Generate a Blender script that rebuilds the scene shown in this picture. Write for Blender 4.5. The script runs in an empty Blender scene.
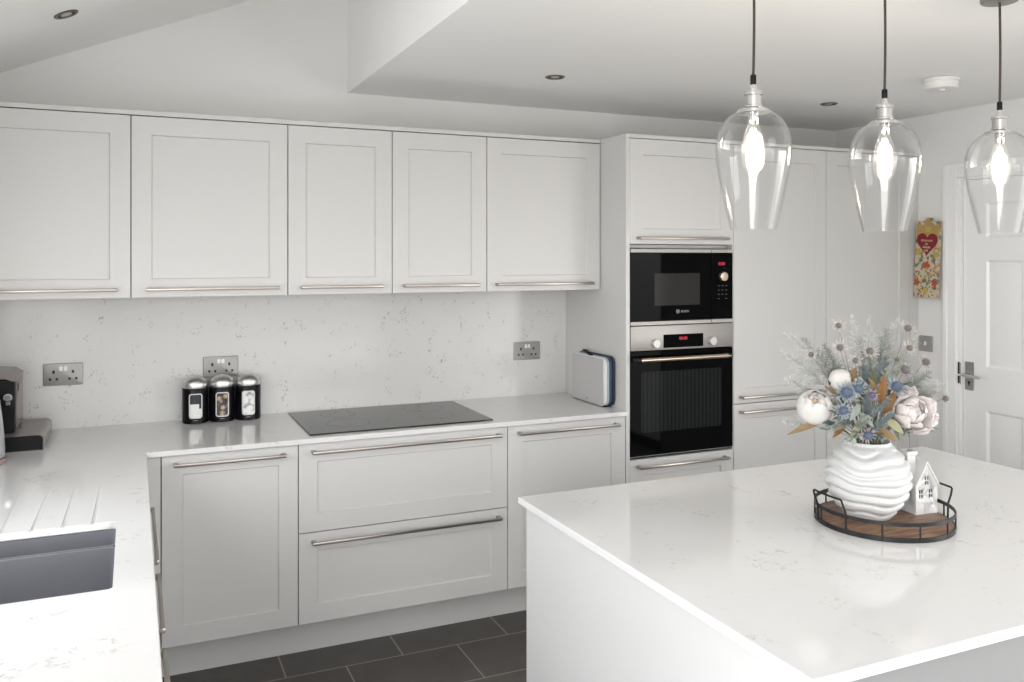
import bpy, bmesh, math, random
from mathutils import Vector, Matrix, noise as mnoise
C = bpy.context.scene.collection
PI = math.pi
random.seed(7)

# ------------------------------------------------------------------ materials
def new_mat(name):
    m = bpy.data.materials.new(name); m.use_nodes = True
    nt = m.node_tree; b = nt.nodes['Principled BSDF']
    return m, nt, b

def mat(name, col, rough=.5, metal=0., spec=.5, var=.03, vscale=6., bump=0., bscale=200., emit=None, estr=0., coat=0.):
    """plain procedural material: a little noise in the colour, optional fine bump"""
    m, nt, b = new_mat(name)
    tc = nt.nodes.new('ShaderNodeTexCoord')
    nz = nt.nodes.new('ShaderNodeTexNoise'); nz.inputs['Scale'].default_value = vscale; nz.inputs['Detail'].default_value = 3
    nt.links.new(tc.outputs['Object'], nz.inputs['Vector'])
    mx = nt.nodes.new('ShaderNodeMix'); mx.data_type = 'RGBA'
    mx.inputs[6].default_value = (*[max(0, c*(1-var)) for c in col], 1)
    mx.inputs[7].default_value = (*[min(1, c*(1+var)) for c in col], 1)
    nt.links.new(nz.outputs['Fac'], mx.inputs[0])
    nt.links.new(mx.outputs[2], b.inputs['Base Color'])
    b.inputs['Roughness'].default_value = rough; b.inputs['Metallic'].default_value = metal
    b.inputs['Specular IOR Level'].default_value = spec
    b.inputs['Coat Weight'].default_value = coat
    if bump:
        n2 = nt.nodes.new('ShaderNodeTexNoise'); n2.inputs['Scale'].default_value = bscale
        bp = nt.nodes.new('ShaderNodeBump'); bp.inputs['Strength'].default_value = bump; bp.inputs['Distance'].default_value = .001
        nt.links.new(tc.outputs['Object'], n2.inputs['Vector'])
        nt.links.new(n2.outputs['Fac'], bp.inputs['Height']); nt.links.new(bp.outputs['Normal'], b.inputs['Normal'])
    if emit:
        b.inputs['Emission Color'].default_value = (*emit, 1); b.inputs['Emission Strength'].default_value = estr
    return m

def math_node(nt, op, a, b=None, c=None, clamp=False):
    n = nt.nodes.new('ShaderNodeMath'); n.operation = op; n.use_clamp = clamp
    for i, v in enumerate((a, b, c)):
        if v is None: continue
        if isinstance(v, (int, float)): n.inputs[i].default_value = v
        else: nt.links.new(v, n.inputs[i])
    return n.outputs[0]

def quartz(name, base, fleck, amount, rough, scale=1., stretch=(1, 1, 1)):
    m, nt, b = new_mat(name)
    tc = nt.nodes.new('ShaderNodeTexCoord'); mp = nt.nodes.new('ShaderNodeMapping')
    mp.inputs['Scale'].default_value = stretch
    nt.links.new(tc.outputs['Object'], mp.inputs['Vector'])
    def nz(s, d, dist, rg=.5):
        n = nt.nodes.new('ShaderNodeTexNoise'); n.inputs['Scale'].default_value = s*scale; n.inputs['Detail'].default_value = d
        n.inputs['Distortion'].default_value = dist; n.inputs['Roughness'].default_value = rg
        nt.links.new(mp.outputs['Vector'], n.inputs['Vector']); return n.outputs['Fac']
    vein = math_node(nt, 'ABSOLUTE', math_node(nt, 'SUBTRACT', nz(13, 4, 1.6), .5))
    vein = math_node(nt, 'SUBTRACT', 1., math_node(nt, 'MULTIPLY', vein, 22.), clamp=True)
    msk = math_node(nt, 'MULTIPLY', math_node(nt, 'SUBTRACT', nz(9, 3, .5), .545), 9., clamp=True)
    brk = math_node(nt, 'MULTIPLY', math_node(nt, 'SUBTRACT', nz(55, 2, 0), .46), 7., clamp=True)
    f = math_node(nt, 'MULTIPLY', math_node(nt, 'MULTIPLY', vein, msk), brk)
    f = math_node(nt, 'MULTIPLY', f, amount, clamp=True)
    cloud = math_node(nt, 'MULTIPLY', math_node(nt, 'SUBTRACT', nz(5, 5, .8), .5), .10)
    f = math_node(nt, 'ADD', f, cloud, clamp=True)
    mx = nt.nodes.new('ShaderNodeMix'); mx.data_type = 'RGBA'
    mx.inputs[6].default_value = (*base, 1); mx.inputs[7].default_value = (*fleck, 1)
    nt.links.new(f, mx.inputs[0]); nt.links.new(mx.outputs[2], b.inputs['Base Color'])
    b.inputs['Roughness'].default_value = rough
    return m

def tile_mat():
    m, nt, b = new_mat('slate_tile')
    tc = nt.nodes.new('ShaderNodeTexCoord'); sx = nt.nodes.new('ShaderNodeSeparateXYZ')
    nt.links.new(tc.outputs['Object'], sx.inputs[0])
    W, Hh, g = .4605, .305, .006
    yy = math_node(nt, 'DIVIDE', math_node(nt, 'SUBTRACT', sx.outputs[1], -.697), Hh)
    row = math_node(nt, 'FLOOR', yy)
    odd = math_node(nt, 'FLOORED_MODULO', row, 2.)
    xx = math_node(nt, 'DIVIDE', math_node(nt, 'SUBTRACT', sx.outputs[0], .4375), W)
    xx = math_node(nt, 'ADD', xx, math_node(nt, 'MULTIPLY', odd, .5))
    fx = math_node(nt, 'FRACT', xx); fy = math_node(nt, 'FRACT', yy)
    def edge(f, s):
        return math_node(nt, 'MULTIPLY', math_node(nt, 'MINIMUM', f, math_node(nt, 'SUBTRACT', 1., f)), s)
    d = math_node(nt, 'MINIMUM', edge(fx, W), edge(fy, Hh))
    grout = math_node(nt, 'LESS_THAN', d, g*.5)
    cell = nt.nodes.new('ShaderNodeCombineXYZ')
    nt.links.new(math_node(nt, 'FLOOR', xx), cell.inputs[0]); nt.links.new(row, cell.inputs[1])
    wn = nt.nodes.new('ShaderNodeTexWhiteNoise'); nt.links.new(cell.outputs[0], wn.inputs['Vector'])
    n1 = nt.nodes.new('ShaderNodeTexNoise'); n1.inputs['Scale'].default_value = 9; n1.inputs['Detail'].default_value = 6
    nt.links.new(tc.outputs['Object'], n1.inputs['Vector'])
    k = math_node(nt, 'ADD', math_node(nt, 'MULTIPLY', wn.outputs['Value'], .3), math_node(nt, 'MULTIPLY', n1.outputs['Fac'], .9))
    mx = nt.nodes.new('ShaderNodeMix'); mx.data_type = 'RGBA'
    mx.inputs[6].default_value = (.047, .043, .039, 1); mx.inputs[7].default_value = (.098, .090, .083, 1)
    nt.links.new(k, mx.inputs[0])
    mg = nt.nodes.new('ShaderNodeMix'); mg.data_type = 'RGBA'
    nt.links.new(grout, mg.inputs[0]); nt.links.new(mx.outputs[2], mg.inputs[6]); mg.inputs[7].default_value = (.30, .25, .205, 1)
    nt.links.new(mg.outputs[2], b.inputs['Base Color'])
    b.inputs['Roughness'].default_value = .42
    bp = nt.nodes.new('ShaderNodeBump'); bp.inputs['Strength'].default_value = .25; bp.inputs['Distance'].default_value = .002
    nt.links.new(n1.outputs['Fac'], bp.inputs['Height']); nt.links.new(bp.outputs['Normal'], b.inputs['Normal'])
    return m

def wood_mat():
    m, nt, b = new_mat('tray_wood')
    tc = nt.nodes.new('ShaderNodeTexCoord'); mp = nt.nodes.new('ShaderNodeMapping'); mp.inputs['Scale'].default_value = (14, 70, 14)
    mp.inputs['Rotation'].default_value = (0, 0, .42)
    nt.links.new(tc.outputs['Object'], mp.inputs['Vector'])
    n = nt.nodes.new('ShaderNodeTexNoise'); n.inputs['Scale'].default_value = 1; n.inputs['Detail'].default_value = 5; n.inputs['Distortion'].default_value = .6
    nt.links.new(mp.outputs['Vector'], n.inputs['Vector'])
    r = nt.nodes.new('ShaderNodeValToRGB')
    r.color_ramp.elements[0].position = .3; r.color_ramp.elements[0].color = (.075, .036, .020, 1)
    r.color_ramp.elements[1].position = .75; r.color_ramp.elements[1].color = (.27, .15, .085, 1)
    nt.links.new(n.outputs['Fac'], r.inputs['Fac']); nt.links.new(r.outputs['Color'], b.inputs['Base Color'])
    b.inputs['Roughness'].default_value = .45
    return m

def steel(name, col, rough=.3, axis=0, strength=.12):
    m, nt, b = new_mat(name)
    tc = nt.nodes.new('ShaderNodeTexCoord'); mp = nt.nodes.new('ShaderNodeMapping')
    s = [600, 600, 600]; s[axis] = 8; mp.inputs['Scale'].default_value = s
    nt.links.new(tc.outputs['Object'], mp.inputs['Vector'])
    n = nt.nodes.new('ShaderNodeTexNoise'); n.inputs['Scale'].default_value = 1
    nt.links.new(mp.outputs['Vector'], n.inputs['Vector'])
    mx = nt.nodes.new('ShaderNodeMix'); mx.data_type = 'RGBA'
    mx.inputs[6].default_value = (*[c*(1-strength) for c in col], 1); mx.inputs[7].default_value = (*[min(1, c*(1+strength)) for c in col], 1)
    nt.links.new(n.outputs['Fac'], mx.inputs[0]); nt.links.new(mx.outputs[2], b.inputs['Base Color'])
    b.inputs['Metallic'].default_value = 1; b.inputs['Roughness'].default_value = rough
    return m

def thin_glass(name, tint=(.994, .995, .995), base=.03, k=.8, power=3.4, emit=None, estr=0.):
    """clear blown glass: straight-through transmission with a reflection that grows towards the rim"""
    m = bpy.data.materials.new(name); m.use_nodes = True; nt = m.node_tree
    nt.nodes.clear()
    out = nt.nodes.new('ShaderNodeOutputMaterial')
    lw = nt.nodes.new('ShaderNodeLayerWeight'); lw.inputs['Blend'].default_value = .5
    f = math_node(nt, 'ADD', math_node(nt, 'MULTIPLY', math_node(nt, 'POWER', lw.outputs['Facing'], power), k), base, clamp=True)
    tr = nt.nodes.new('ShaderNodeBsdfTransparent'); tr.inputs['Color'].default_value = (*tint, 1)
    gl = nt.nodes.new('ShaderNodeBsdfGlossy'); gl.inputs['Roughness'].default_value = .03
    nz = nt.nodes.new('ShaderNodeTexNoise'); nz.inputs['Scale'].default_value = 5
    bp = nt.nodes.new('ShaderNodeBump'); bp.inputs['Strength'].default_value = .08; bp.inputs['Distance'].default_value = .01
    nt.links.new(nz.outputs['Fac'], bp.inputs['Height']); nt.links.new(bp.outputs['Normal'], gl.inputs['Normal'])
    mx = nt.nodes.new('ShaderNodeMixShader')
    nt.links.new(f, mx.inputs[0]); nt.links.new(tr.outputs[0], mx.inputs[1]); nt.links.new(gl.outputs[0], mx.inputs[2])
    if emit:
        em = nt.nodes.new('ShaderNodeEmission'); em.inputs['Color'].default_value = (*emit, 1); em.inputs['Strength'].default_value = estr
        ad = nt.nodes.new('ShaderNodeAddShader')
        nt.links.new(mx.outputs[0], ad.inputs[0]); nt.links.new(em.outputs[0], ad.inputs[1]); nt.links.new(ad.outputs[0], out.inputs[0])
    else:
        nt.links.new(mx.outputs[0], out.inputs[0])
    return m

def ovenglass_mat():
    m, nt, b = new_mat('oven_window_glass')
    tc = nt.nodes.new('ShaderNodeTexCoord'); w = nt.nodes.new('ShaderNodeTexWave')
    w.bands_direction = 'X'; w.inputs['Scale'].default_value = 14; w.inputs['Distortion'].default_value = 0
    nt.links.new(tc.outputs['Object'], w.inputs['Vector'])
    mx = nt.nodes.new('ShaderNodeMix'); mx.data_type = 'RGBA'
    mx.inputs[6].default_value = (.008, .009, .009, 1); mx.inputs[7].default_value = (.017, .019, .019, 1)
    nt.links.new(w.outputs['Fac'], mx.inputs[0]); nt.links.new(mx.outputs[2], b.inputs['Base Color'])
    b.inputs['Roughness'].default_value = .08; b.inputs['Specular IOR Level'].default_value = .04
    return m

M = {}
M['wall'] = mat('wall_paint', (.79, .787, .775), .85, spec=.2, var=.012, bump=.05)
M['ceil'] = mat('ceiling_paint', (.90, .895, .885), .9, spec=.15, var=.012, bump=.05)
M['cab'] = mat('cabinet_paint', (.60, .595, .583), .38, spec=.4, var=.01)
M['carcass'] = mat('carcass_board', (.24, .235, .225), .6, var=.02)  # board darkened: shade of the gaps between doors put into its colour
M['white'] = mat('white_gloss_paint', (.87, .87, .865), .35, var=.01)
M['islandfront'] = mat('island_panel_shaded', (.215, .215, .215), .4, var=.01)  # darker copy of the white panel, shade of the front painted in
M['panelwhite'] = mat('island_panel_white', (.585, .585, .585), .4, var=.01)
M['quartz'] = quartz('worktop_quartz', (.685, .682, .676), (.40, .385, .37), .8, .07)
M['splash'] = quartz('splashback_quartz', (.62, .615, .60), (.22, .21, .20), 1.0, .16, scale=1.75, stretch=(1, 1, .85))
M['tile'] = tile_mat()
M['handle'] = steel('brushed_nickel', (.40, .36, .33), .32)
M['steel'] = steel('brushed_steel', (.40, .38, .362), .5)
M['steelv'] = steel('canister_steel', (.70, .69, .67), .36, axis=2, strength=.25)
M['socket'] = mat('socket_steel', (.37, .36, .35), .5, metal=.5, var=.05)
M['blackglass'] = mat('black_glass', (.0025, .0025, .0028), .03, spec=.03, var=.1)
M['hobglass'] = mat('hob_glass', (.014, .014, .0135), .05, spec=.36, var=.1)
M['mwglass'] = mat('microwave_window_mesh', (.032, .031, .030), .1, spec=.05, var=.1, vscale=80)
M['ovenglass'] = ovenglass_mat()
M['black'] = mat('black_plastic', (.006, .006, .0065), .45, spec=.2, var=.1)
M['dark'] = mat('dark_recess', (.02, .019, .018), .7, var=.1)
M['darkframe'] = mat('downlight_bezel', (.16, .14, .12), .35, metal=.6, var=.1)
M['lens'] = mat('downlight_lens', (.55, .52, .48), .25, var=.1)
M['blackmetal'] = mat('black_wire', (.010, .010, .011), .45, metal=.3, var=.1)
M['canister'] = mat('canister_black_enamel', (.003, .003, .005), .3, spec=.2, var=.1)
M['whiteplastic'] = mat('white_plastic', (.80, .79, .77), .4, var=.02)
M['ceramic'] = mat('white_ceramic', (.53, .527, .52), .32, var=.01)
M['vase'] = mat('vase_ceramic', (.53, .53, .525), .55, var=.01)
M['sink'] = mat('sink_composite', (.17, .175, .195), .38, var=.05, vscale=120)
M['cord'] = mat('brown_flex', (.055, .04, .03), .7, var=.2, vscale=200)
M['wood'] = wood_mat()
M['glass'] = thin_glass('clear_glass')
M['bulb'] = thin_glass('lamp_glass', base=.03, k=.4, emit=(1., .90, .76), estr=.10)
M['filament'] = mat('lit_filament', (1, .9, .7), .5, emit=(1., .86, .66), estr=30.)
M['bronze'] = mat('oven_handle_bronze', (.50, .42, .33), .3, metal=.9, var=.04)
M['red'] = mat('red_digits', (.3, .01, .02), .4, emit=(1., .06, .10), estr=.55)
M['logo'] = mat('logo_grey', (.34, .33, .32), .4, var=.02)
M['legend'] = mat('printed_legend', (.09, .09, .088), .4, var=.02)
M['boardgrey'] = mat('board_case_grey', (.50, .495, .49), .45, var=.02)
M['boardwhite'] = mat('board_white', (.78, .79, .79), .4, var=.01)
M['boardpale'] = mat('board_pale_blue', (.42, .47, .52), .4, var=.02)
M['boardnavy'] = mat('board_navy', (.012, .02, .04), .4, var=.05)
M['boardblue'] = mat('board_steel_blue', (.035, .065, .11), .4, var=.05)
M['brownplastic'] = mat('taupe_gloss_plastic', (.17, .14, .132), .25, var=.05)
M['knobsteel'] = mat('satin_knob', (.58, .56, .54), .4, metal=.5, var=.03)
M['framepale'] = mat('brushed_pale_trim', (.62, .61, .59), .45, metal=.3, var=.03)
M['chrome'] = mat('chrome', (.72, .71, .70), .12, metal=1., var=.02)
M['kettle'] = mat('kettle_pale_grey', (.52, .53, .55), .25, metal=.4, var=.03)
M['rosering'] = mat('kettle_base_ring', (.55, .42, .38), .3, metal=.6, var=.03)

# ------------------------------------------------------------------ mesh builder
class MB:
    def __init__(self, fn=None):
        self.bm = bmesh.new(); self.fn = fn
    def _v(self, p):
        p = self.fn(*p) if self.fn else p
        return self.bm.verts.new(p)
    def box(self, x0, x1, y0, y1, z0, z1, bev=0., seg=1):
        v = [self._v((x, y, z)) for x in (x0, x1) for y in (y0, y1) for z in (z0, z1)]
        fs = [self.bm.faces.new([v[i] for i in q]) for q in ((0, 1, 3, 2), (4, 6, 7, 5), (0, 4, 5, 1), (2, 3, 7, 6), (0, 2, 6, 4), (1, 5, 7, 3))]
        bmesh.ops.recalc_face_normals(self.bm, faces=fs)
        if bev:
            es = list({e for f in fs for e in f.edges})
            bmesh.ops.bevel(self.bm, geom=es, offset=bev, segments=seg, affect='EDGES', profile=.5)
        return self
    def rings(self, rings, cap0=True, cap1=True, closed=True):
        R = [[self._v(p) for p in r] for r in rings]
        n = len(R[0]); fs = []
        for a, b in zip(R, R[1:]):
            for i in range(n if closed else n-1):
                j = (i+1) % n
                fs.append(self.bm.faces.new((a[i], a[j], b[j], b[i])))
        if cap0: fs.append(self.bm.faces.new(R[0][::-1]))
        if cap1: fs.append(self.bm.faces.new(R[-1]))
        bmesh.ops.recalc_face_normals(self.bm, faces=fs)
        return self
    def lathe(self, prof, c=(0, 0, 0), n=32, axis='z', cap0=True, cap1=True):
        rs = []
        for r, z in prof:
            r = max(r, 1e-5); ring = []
            for i in range(n):
                a = 2*PI*i/n; p, q = r*math.cos(a), r*math.sin(a)
                if axis == 'z': ring.append((c[0]+p, c[1]+q, c[2]+z))
                elif axis == 'y': ring.append((c[0]+p, c[1]+z, c[2]+q))
                else: ring.append((c[0]+z, c[1]+p, c[2]+q))
            rs.append(ring)
        return self.rings(rs, cap0, cap1)
    def tube(self, pts, r, n=8, r1=None, closed=False):
        P = [Vector(p) for p in pts]; m = len(P); rs = []
        up = None
        for i, p in enumerate(P):
            if closed: t = P[(i+1) % m]-P[i-1]
            else: t = P[min(i+1, m-1)]-P[max(i-1, 0)]
            t.normalize()
            if up is None:
                up = Vector((0, 0, 1)) if abs(t.z) < .9 else Vector((1, 0, 0))
            s = t.cross(up).normalized(); up = s.cross(t).normalized()
            rr = r if r1 is None else r+(r1-r)*i/(m-1)
            rs.append([tuple(p+(s*math.cos(2*PI*k/n)+up*math.sin(2*PI*k/n))*rr) for k in range(n)])
        if closed: return self.rings(rs+[rs[0]], False, False)
        return self.rings(rs)
    def prism(self, poly, o0, o1, plane='xz', bev=0.):
        """extrude a 2D polygon between o0 and o1 along the third axis"""
        def P(u, v, o):
            return (u, o, v) if plane == 'xz' else (u, v, o) if plane == 'xy' else (o, u, v)
        return self.rings([[P(u, v, o0) for u, v in poly], [P(u, v, o1) for u, v in poly]])
    def build(self, name, m, parent=None, smooth=38.):
        bm = self.bm
        base = origin(parent)
        if base != Vector((0, 0, 0)): bmesh.ops.translate(bm, verts=bm.verts, vec=-base)
        if smooth:
            for f in bm.faces: f.smooth = True
            lim = math.radians(smooth)
            for e in bm.edges:
                if len(e.link_faces) == 2 and e.calc_face_angle(0) > lim: e.smooth = False
        me = bpy.data.meshes.new(name); bm.to_mesh(me); bm.free()
        for mm in (m if isinstance(m, (list, tuple)) else [m]): me.materials.append(mm)
        o = bpy.data.objects.new(name, me); C.objects.link(o)
        if parent: o.parent = parent
        ORIG[o.name] = base.copy()
        return o

ORIG = {}
def origin(o):
    return ORIG[o.name] if o else Vector((0, 0, 0))

def tag(o, label, cat, group=None):
    o['label'] = label; o['category'] = cat
    if group: o['group'] = group
    return o

def thing(name, label, cat, loc, group=None):
    o = bpy.data.objects.new(name, None); C.objects.link(o)
    o.location = loc; o.empty_display_size = .05
    ORIG[o.name] = Vector(loc)
    return tag(o, label, cat, group)

def solo(mb, name, m, label, cat, loc, group=None, smooth=38.):
    """a thing that is one mesh, origin at loc"""
    bmesh.ops.translate(mb.bm, verts=mb.bm.verts, vec=-Vector(loc))
    o = mb.build(name, m, None, smooth); o.location = loc
    ORIG[o.name] = Vector(loc)
    return tag(o, label, cat, group)

def struct(mb, name, m, parent=None, smooth=38.):
    o = mb.build(name, m, parent, smooth)
    if not parent: o['kind'] = 'structure'
    return o

def copy_tree(o, parent=None):
    c = o.copy(); C.objects.link(c)
    if parent: c.parent = parent
    for ch in list(o.children): copy_tree(ch, c)
    return c

def rrect(u0, u1, v0, v1, r, n=6):
    out = []
    for cx, cy, a0 in ((u1-r, v1-r, 0), (u0+r, v1-r, 90), (u0+r, v0+r, 180), (u1-r, v0+r, 270)):
        for i in range(n+1):
            a = math.radians(a0+90*i/n); out.append((cx+r*math.cos(a), cy+r*math.sin(a)))
    return out

def text_mesh(name, body, size, m, parent, loc, rot=(PI/2, 0, 0), depth=.0004, align='CENTER'):
    cu = bpy.data.curves.new(name, 'FONT'); cu.body = body; cu.size = size; cu.extrude = depth
    cu.align_x = align; cu.align_y = 'CENTER'; cu.materials.append(m)
    o = bpy.data.objects.new(name, cu); C.objects.link(o)
    dg = bpy.context.evaluated_depsgraph_get(); dg.update()
    me = bpy.data.meshes.new_from_object(o.evaluated_get(dg)); bpy.data.objects.remove(o); bpy.data.curves.remove(cu)
    me.name = name; o = bpy.data.objects.new(name, me); C.objects.link(o)
    o.parent = parent; o.location = Vector(loc)-origin(parent); o.rotation_euler = rot
    ORIG[o.name] = origin(parent)
    return o

# ------------------------------------------------------------------ measures
H = .885            # worktop height
YB = -.60           # front of base and tall doors
YW = -.3656         # front of wall-unit doors
XL = -.705; XR = 3.885; YR = -6.2; ZC = 2.379; XBOX = .836
def zslope(x): return 2.599+.42*x

# ------------------------------------------------------------------ the room
struct(MB().box(XL-.1, XR+.1, YR-.1, .112, -.1, 0), 'floor', M['tile'])
struct(MB().box(XL-.1, XR+.1, .012, .112, 0, 3.2), 'wall_back', M['wall'])
# left wall with the window over the sink, rear wall with the wide garden opening
mb = MB(); w0, w1, s0, s1 = -2.4, -1.2, 1.08, 1.82
p0, p1, ptop = -5.75, -3.65, 2.1      # unseen opening behind the camera, added to let in fill light
mb.box(XL-.1, XL, YR, p0, 0, 2.6).box(XL-.1, XL, p0, p1, ptop, 2.6).box(XL-.1, XL, p1, w0, 0, 2.6).box(XL-.1, XL, w1, .012, 0, 2.6).box(XL-.1, XL, w0, w1, 0, s0).box(XL-.1, XL, w0, w1, s1, 2.6)
struct(mb, 'wall_left', M['wall'])
mb = MB(); g0, g1, gt = -.2, 3.2, 2.15
mb.box(XL-.1, g0, YR-.1, YR, 0, 3.2).box(g1, XR+.1, YR-.1, YR, 0, 3.2).box(g0, g1, YR-.1, YR, gt, 3.2)
struct(mb, 'wall_rear', M['wall'])
# right wall with the doorway
dy0, dy1, dzt = -.861, -1.623, 2.003
qy0, qy1, qtop = -5.5, -3.1, 2.1  # unseen opening in the right wall, added for fill light
mb = MB()
mb.box(XR, XR+.1, dy0+.028, .012, 0, 3.2).box(XR, XR+.1, YR, qy0, 0, 3.2).box(XR, XR+.1, qy0, qy1, qtop, 3.2).box(XR, XR+.1, qy1, dy1-.028, 0, 3.2).box(XR, XR+.1, dy1-.028, dy0+.028, dzt+.028, 3.2)
struct(mb, 'wall_right', M['wall'])
# flat lower ceiling and its bright downstand
mb = MB(); mb.box(XBOX, XR, YR, .012, ZC, ZC+.1)
struct(mb, 'ceiling', M['ceil'])
struct(MB().box(XBOX, XBOX+.1, YR, .012, ZC+.1, 3.1), 'wall_downstand', M['ceil'])
# lean-to sloping ceiling with a rooflight opening
def slope_piece(mb, x0, x1, y0, y1):
    mb.prism([(x0, zslope(x0)), (x1, zslope(x1)), (x1, zslope(x1)+.12), (x0, zslope(x0)+.12)], y0, y1, 'xz')
mb = MB(); rx0, rx1, ry0, ry1 = -.10, .55, -4.4, -3.0
slope_piece(mb, XL-.1, rx0, YR, .012); slope_piece(mb, rx1, XBOX, YR, .012)
slope_piece(mb, rx0, rx1, YR, ry0); slope_piece(mb, rx0, rx1, ry1, .012)
struct(mb, 'ceiling_slope', M['ceil'])
# window frames
def frame_yz(mb, x0, x1, y0, y1, z0, z1, w):
    mb.box(x0, x1, y0, y0+w, z0, z1).box(x0, x1, y1-w, y1, z0, z1).box(x0, x1, y0+w, y1-w, z0, z0+w).box(x0, x1, y0+w, y1-w, z1-w, z1)
mb = MB(); frame_yz(mb, XL-.09, XL-.03, w0, w1, s0, s1, .06); mb.box(XL-.09, XL-.03, -1.83, -1.77, s0+.06, s1-.06)
struct(mb, 'window_1', M['white'])
mb = MB(); frame_yz(mb, XL-.09, XL-.03, p0, p1, 0, ptop, .07); mb.box(XL-.09, XL-.03, (p0+p1)/2-.035, (p0+p1)/2+.035, .07, ptop-.07)
struct(mb, 'added_opening_left', M['dark'])  # frame of the added left opening, out of view
mb = MB(); frame_yz(mb, XR+.03, XR+.09, qy0, qy1, 0, qtop, .07); mb.box(XR+.03, XR+.09, (qy0+qy1)/2-.035, (qy0+qy1)/2+.035, .07, qtop-.07)
struct(mb, 'added_opening_right', M['dark'])  # frame of the added right opening, out of view
mb = MB(); w = .07
mb.box(g0, g0+w, YR-.09, YR-.03, 0, gt).box(g1-w, g1, YR-.09, YR-.03, 0, gt).box(g0+w, g1-w, YR-.09, YR-.03, gt-w, gt).box(g0+w, g1-w, YR-.09, YR-.03, 0, .05)
for k in (1, 2): mb.box(g0+(g1-g0)*k/3-w/2, g0+(g1-g0)*k/3+w/2, YR-.09, YR-.03, .05, gt-w)
struct(mb, 'window_2', M['dark'])
mb = MB(); mb.box(XR-.012, XR, qy1, dy1-.1, 0, .12).box(XR-.012, XR, dy0+.1, YB-.0, 0, .12)
struct(mb, 'baseboard_right', M['white'])

# ------------------------------------------------------------------ the panelled door on the right wall
X = XR
d = MB()
sx0, sx1 = X+.022, X+.06
# door slab as an extruded lattice with six sunk panels
ys = [dy0-.003, dy0-.134, dy0-.332, dy0-.43, dy0-.628, dy1+.003]
zs = [.006, .22, .81, 1.034, 1.585, 1.70, 1.88, dzt-.003]
def panel_face(mb, xf, ya, yb, za, zb, sunk):
    def P(x, i):
        y0_, y1_, z0_, z1_ = ya-i, yb+i, za+i, zb-i
        return [(x, y0_, z0_), (x, y1_, z0_), (x, y1_, z1_), (x, y0_, z1_)]
    if not sunk:
        vs = [mb._v(p) for p in P(xf, 0)]; mb.bm.faces.new(vs); return
    mb.rings([P(xf, 0), P(xf+.009, .012), P(xf+.009, .022), P(xf+.003, .05)], cap0=False)
for i in range(5):
    for j in range(7):
        panel_face(d, sx0, ys[i], ys[i+1], zs[j], zs[j+1], i in (1, 3) and j in (1, 3, 5))
bmesh.ops.remove_doubles(d.bm, verts=d.bm.verts, dist=1e-5)
d.box(sx0+.012, sx1, ys[5], ys[0], zs[0], zs[7])
be = [((ys[0]), (ys[5]))]
for p in ([(sx0, ys[0], zs[0]), (sx0, ys[0], zs[7]), (sx0+.012, ys[0], zs[7]), (sx0+.012, ys[0], zs[0])],
          [(sx0, ys[5], zs[0]), (sx0, ys[5], zs[7]), (sx0+.012, ys[5], zs[7]), (sx0+.012, ys[5], zs[0])],
          [(sx0, ys[0], zs[7]), (sx0, ys[5], zs[7]), (sx0+.012, ys[5], zs[7]), (sx0+.012, ys[0], zs[7])]):
    d.bm.faces.new([d._v(q) for q in p])
door = struct(d, 'door_1', M['white'], smooth=25)
d = MB(); d.prism([(y, z) for y, z in rrect(-.926, -.878, .905, 1.052, .003)], sx0-.006, sx0, 'yz')
hp = d.build('handle_plate', M['steel'], door)
d = MB(); d.tube([(sx0-.006, -.900, .985), (sx0-.05, -.900, .985), (sx0-.056, -.908, .985), (sx0-.056, -1.0, .982)], .0085, 10)
d.build('lever', M['chrome'], hp)
d = MB(); d.lathe([(.007, 0), (.007, -.0015)], (sx0-.006, -.9015, .945), 12, 'x').box(sx0-.0075, sx0-.006, -.9045, -.8985, .928, .945)
d.build('keyhole', M['dark'], hp)
# lining, stop and architrave
t = MB()
t.box(X-.001, X+.1, dy0+.001, dy0+.028, 0, dzt+.028).box(X-.001, X+.1, dy1-.028, dy1-.001, 0, dzt+.028).box(X-.001, X+.1, dy1-.001, dy0+.001, dzt+.002, dzt+.028)
lin = struct(t, 'trim_1', M['white'])
t = MB()
t.box(X+.0, X+.003, dy0-.0005, dy0+.001, .93, .98).box(X+.0, X+.003, dy0-.0005, dy0+.001, .985, 1.045)
t.box(X-.003, X-.001, dy0+.002, dy0+.011, .985, 1.047).box(X-.003, X-.001, dy0+.002, dy0+.011, .935, .975)
t.build('strike_plate', M['dark'], lin)
t = MB(); aw = .078
for (ya, yb, za, zb) in ((dy0+.012, dy0+.012+aw, 0, dzt+.012+aw), (dy1-.012-aw, dy1-.012, 0, dzt+.012+aw), (dy1-.012, dy0+.012, dzt+.012, dzt+.012+aw)):
    t.box(X-.016, X, ya, yb, za, zb, .004)
    t.box(X-.022, X-.016, ya+.05 if yb-ya < .2 and ya > dy1 else ya, yb if yb-ya < .2 and ya > dy1 else (ya+.028 if yb-ya < .2 else yb), za if yb-ya < .2 else zb-.028, zb, .003)
arch = struct(t, 'trim_2', M['white'])

# ------------------------------------------------------------------ kitchen doors, drawers and handles
def back_map(yf): return lambda u, o, z: (u, yf-o, z)
def left_map(xf): return lambda u, o, z: (xf+o, u, z)

def shaker(name, fn, parent, u0, u1, z0, z1, fw=.072, T=.02):
    m = MB(fn)
    def R(i, o): return [(u0+i, o, z0+i), (u1-i, o, z0+i), (u1-i, o, z1-i), (u0+i, o, z1-i)]
    m.rings([R(0, -T), R(0, -.0015), R(.0015, 0), R(fw, 0), R(fw+.0035, -.008)])
    return m.build(name, M['cab'], parent, 20)

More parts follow.
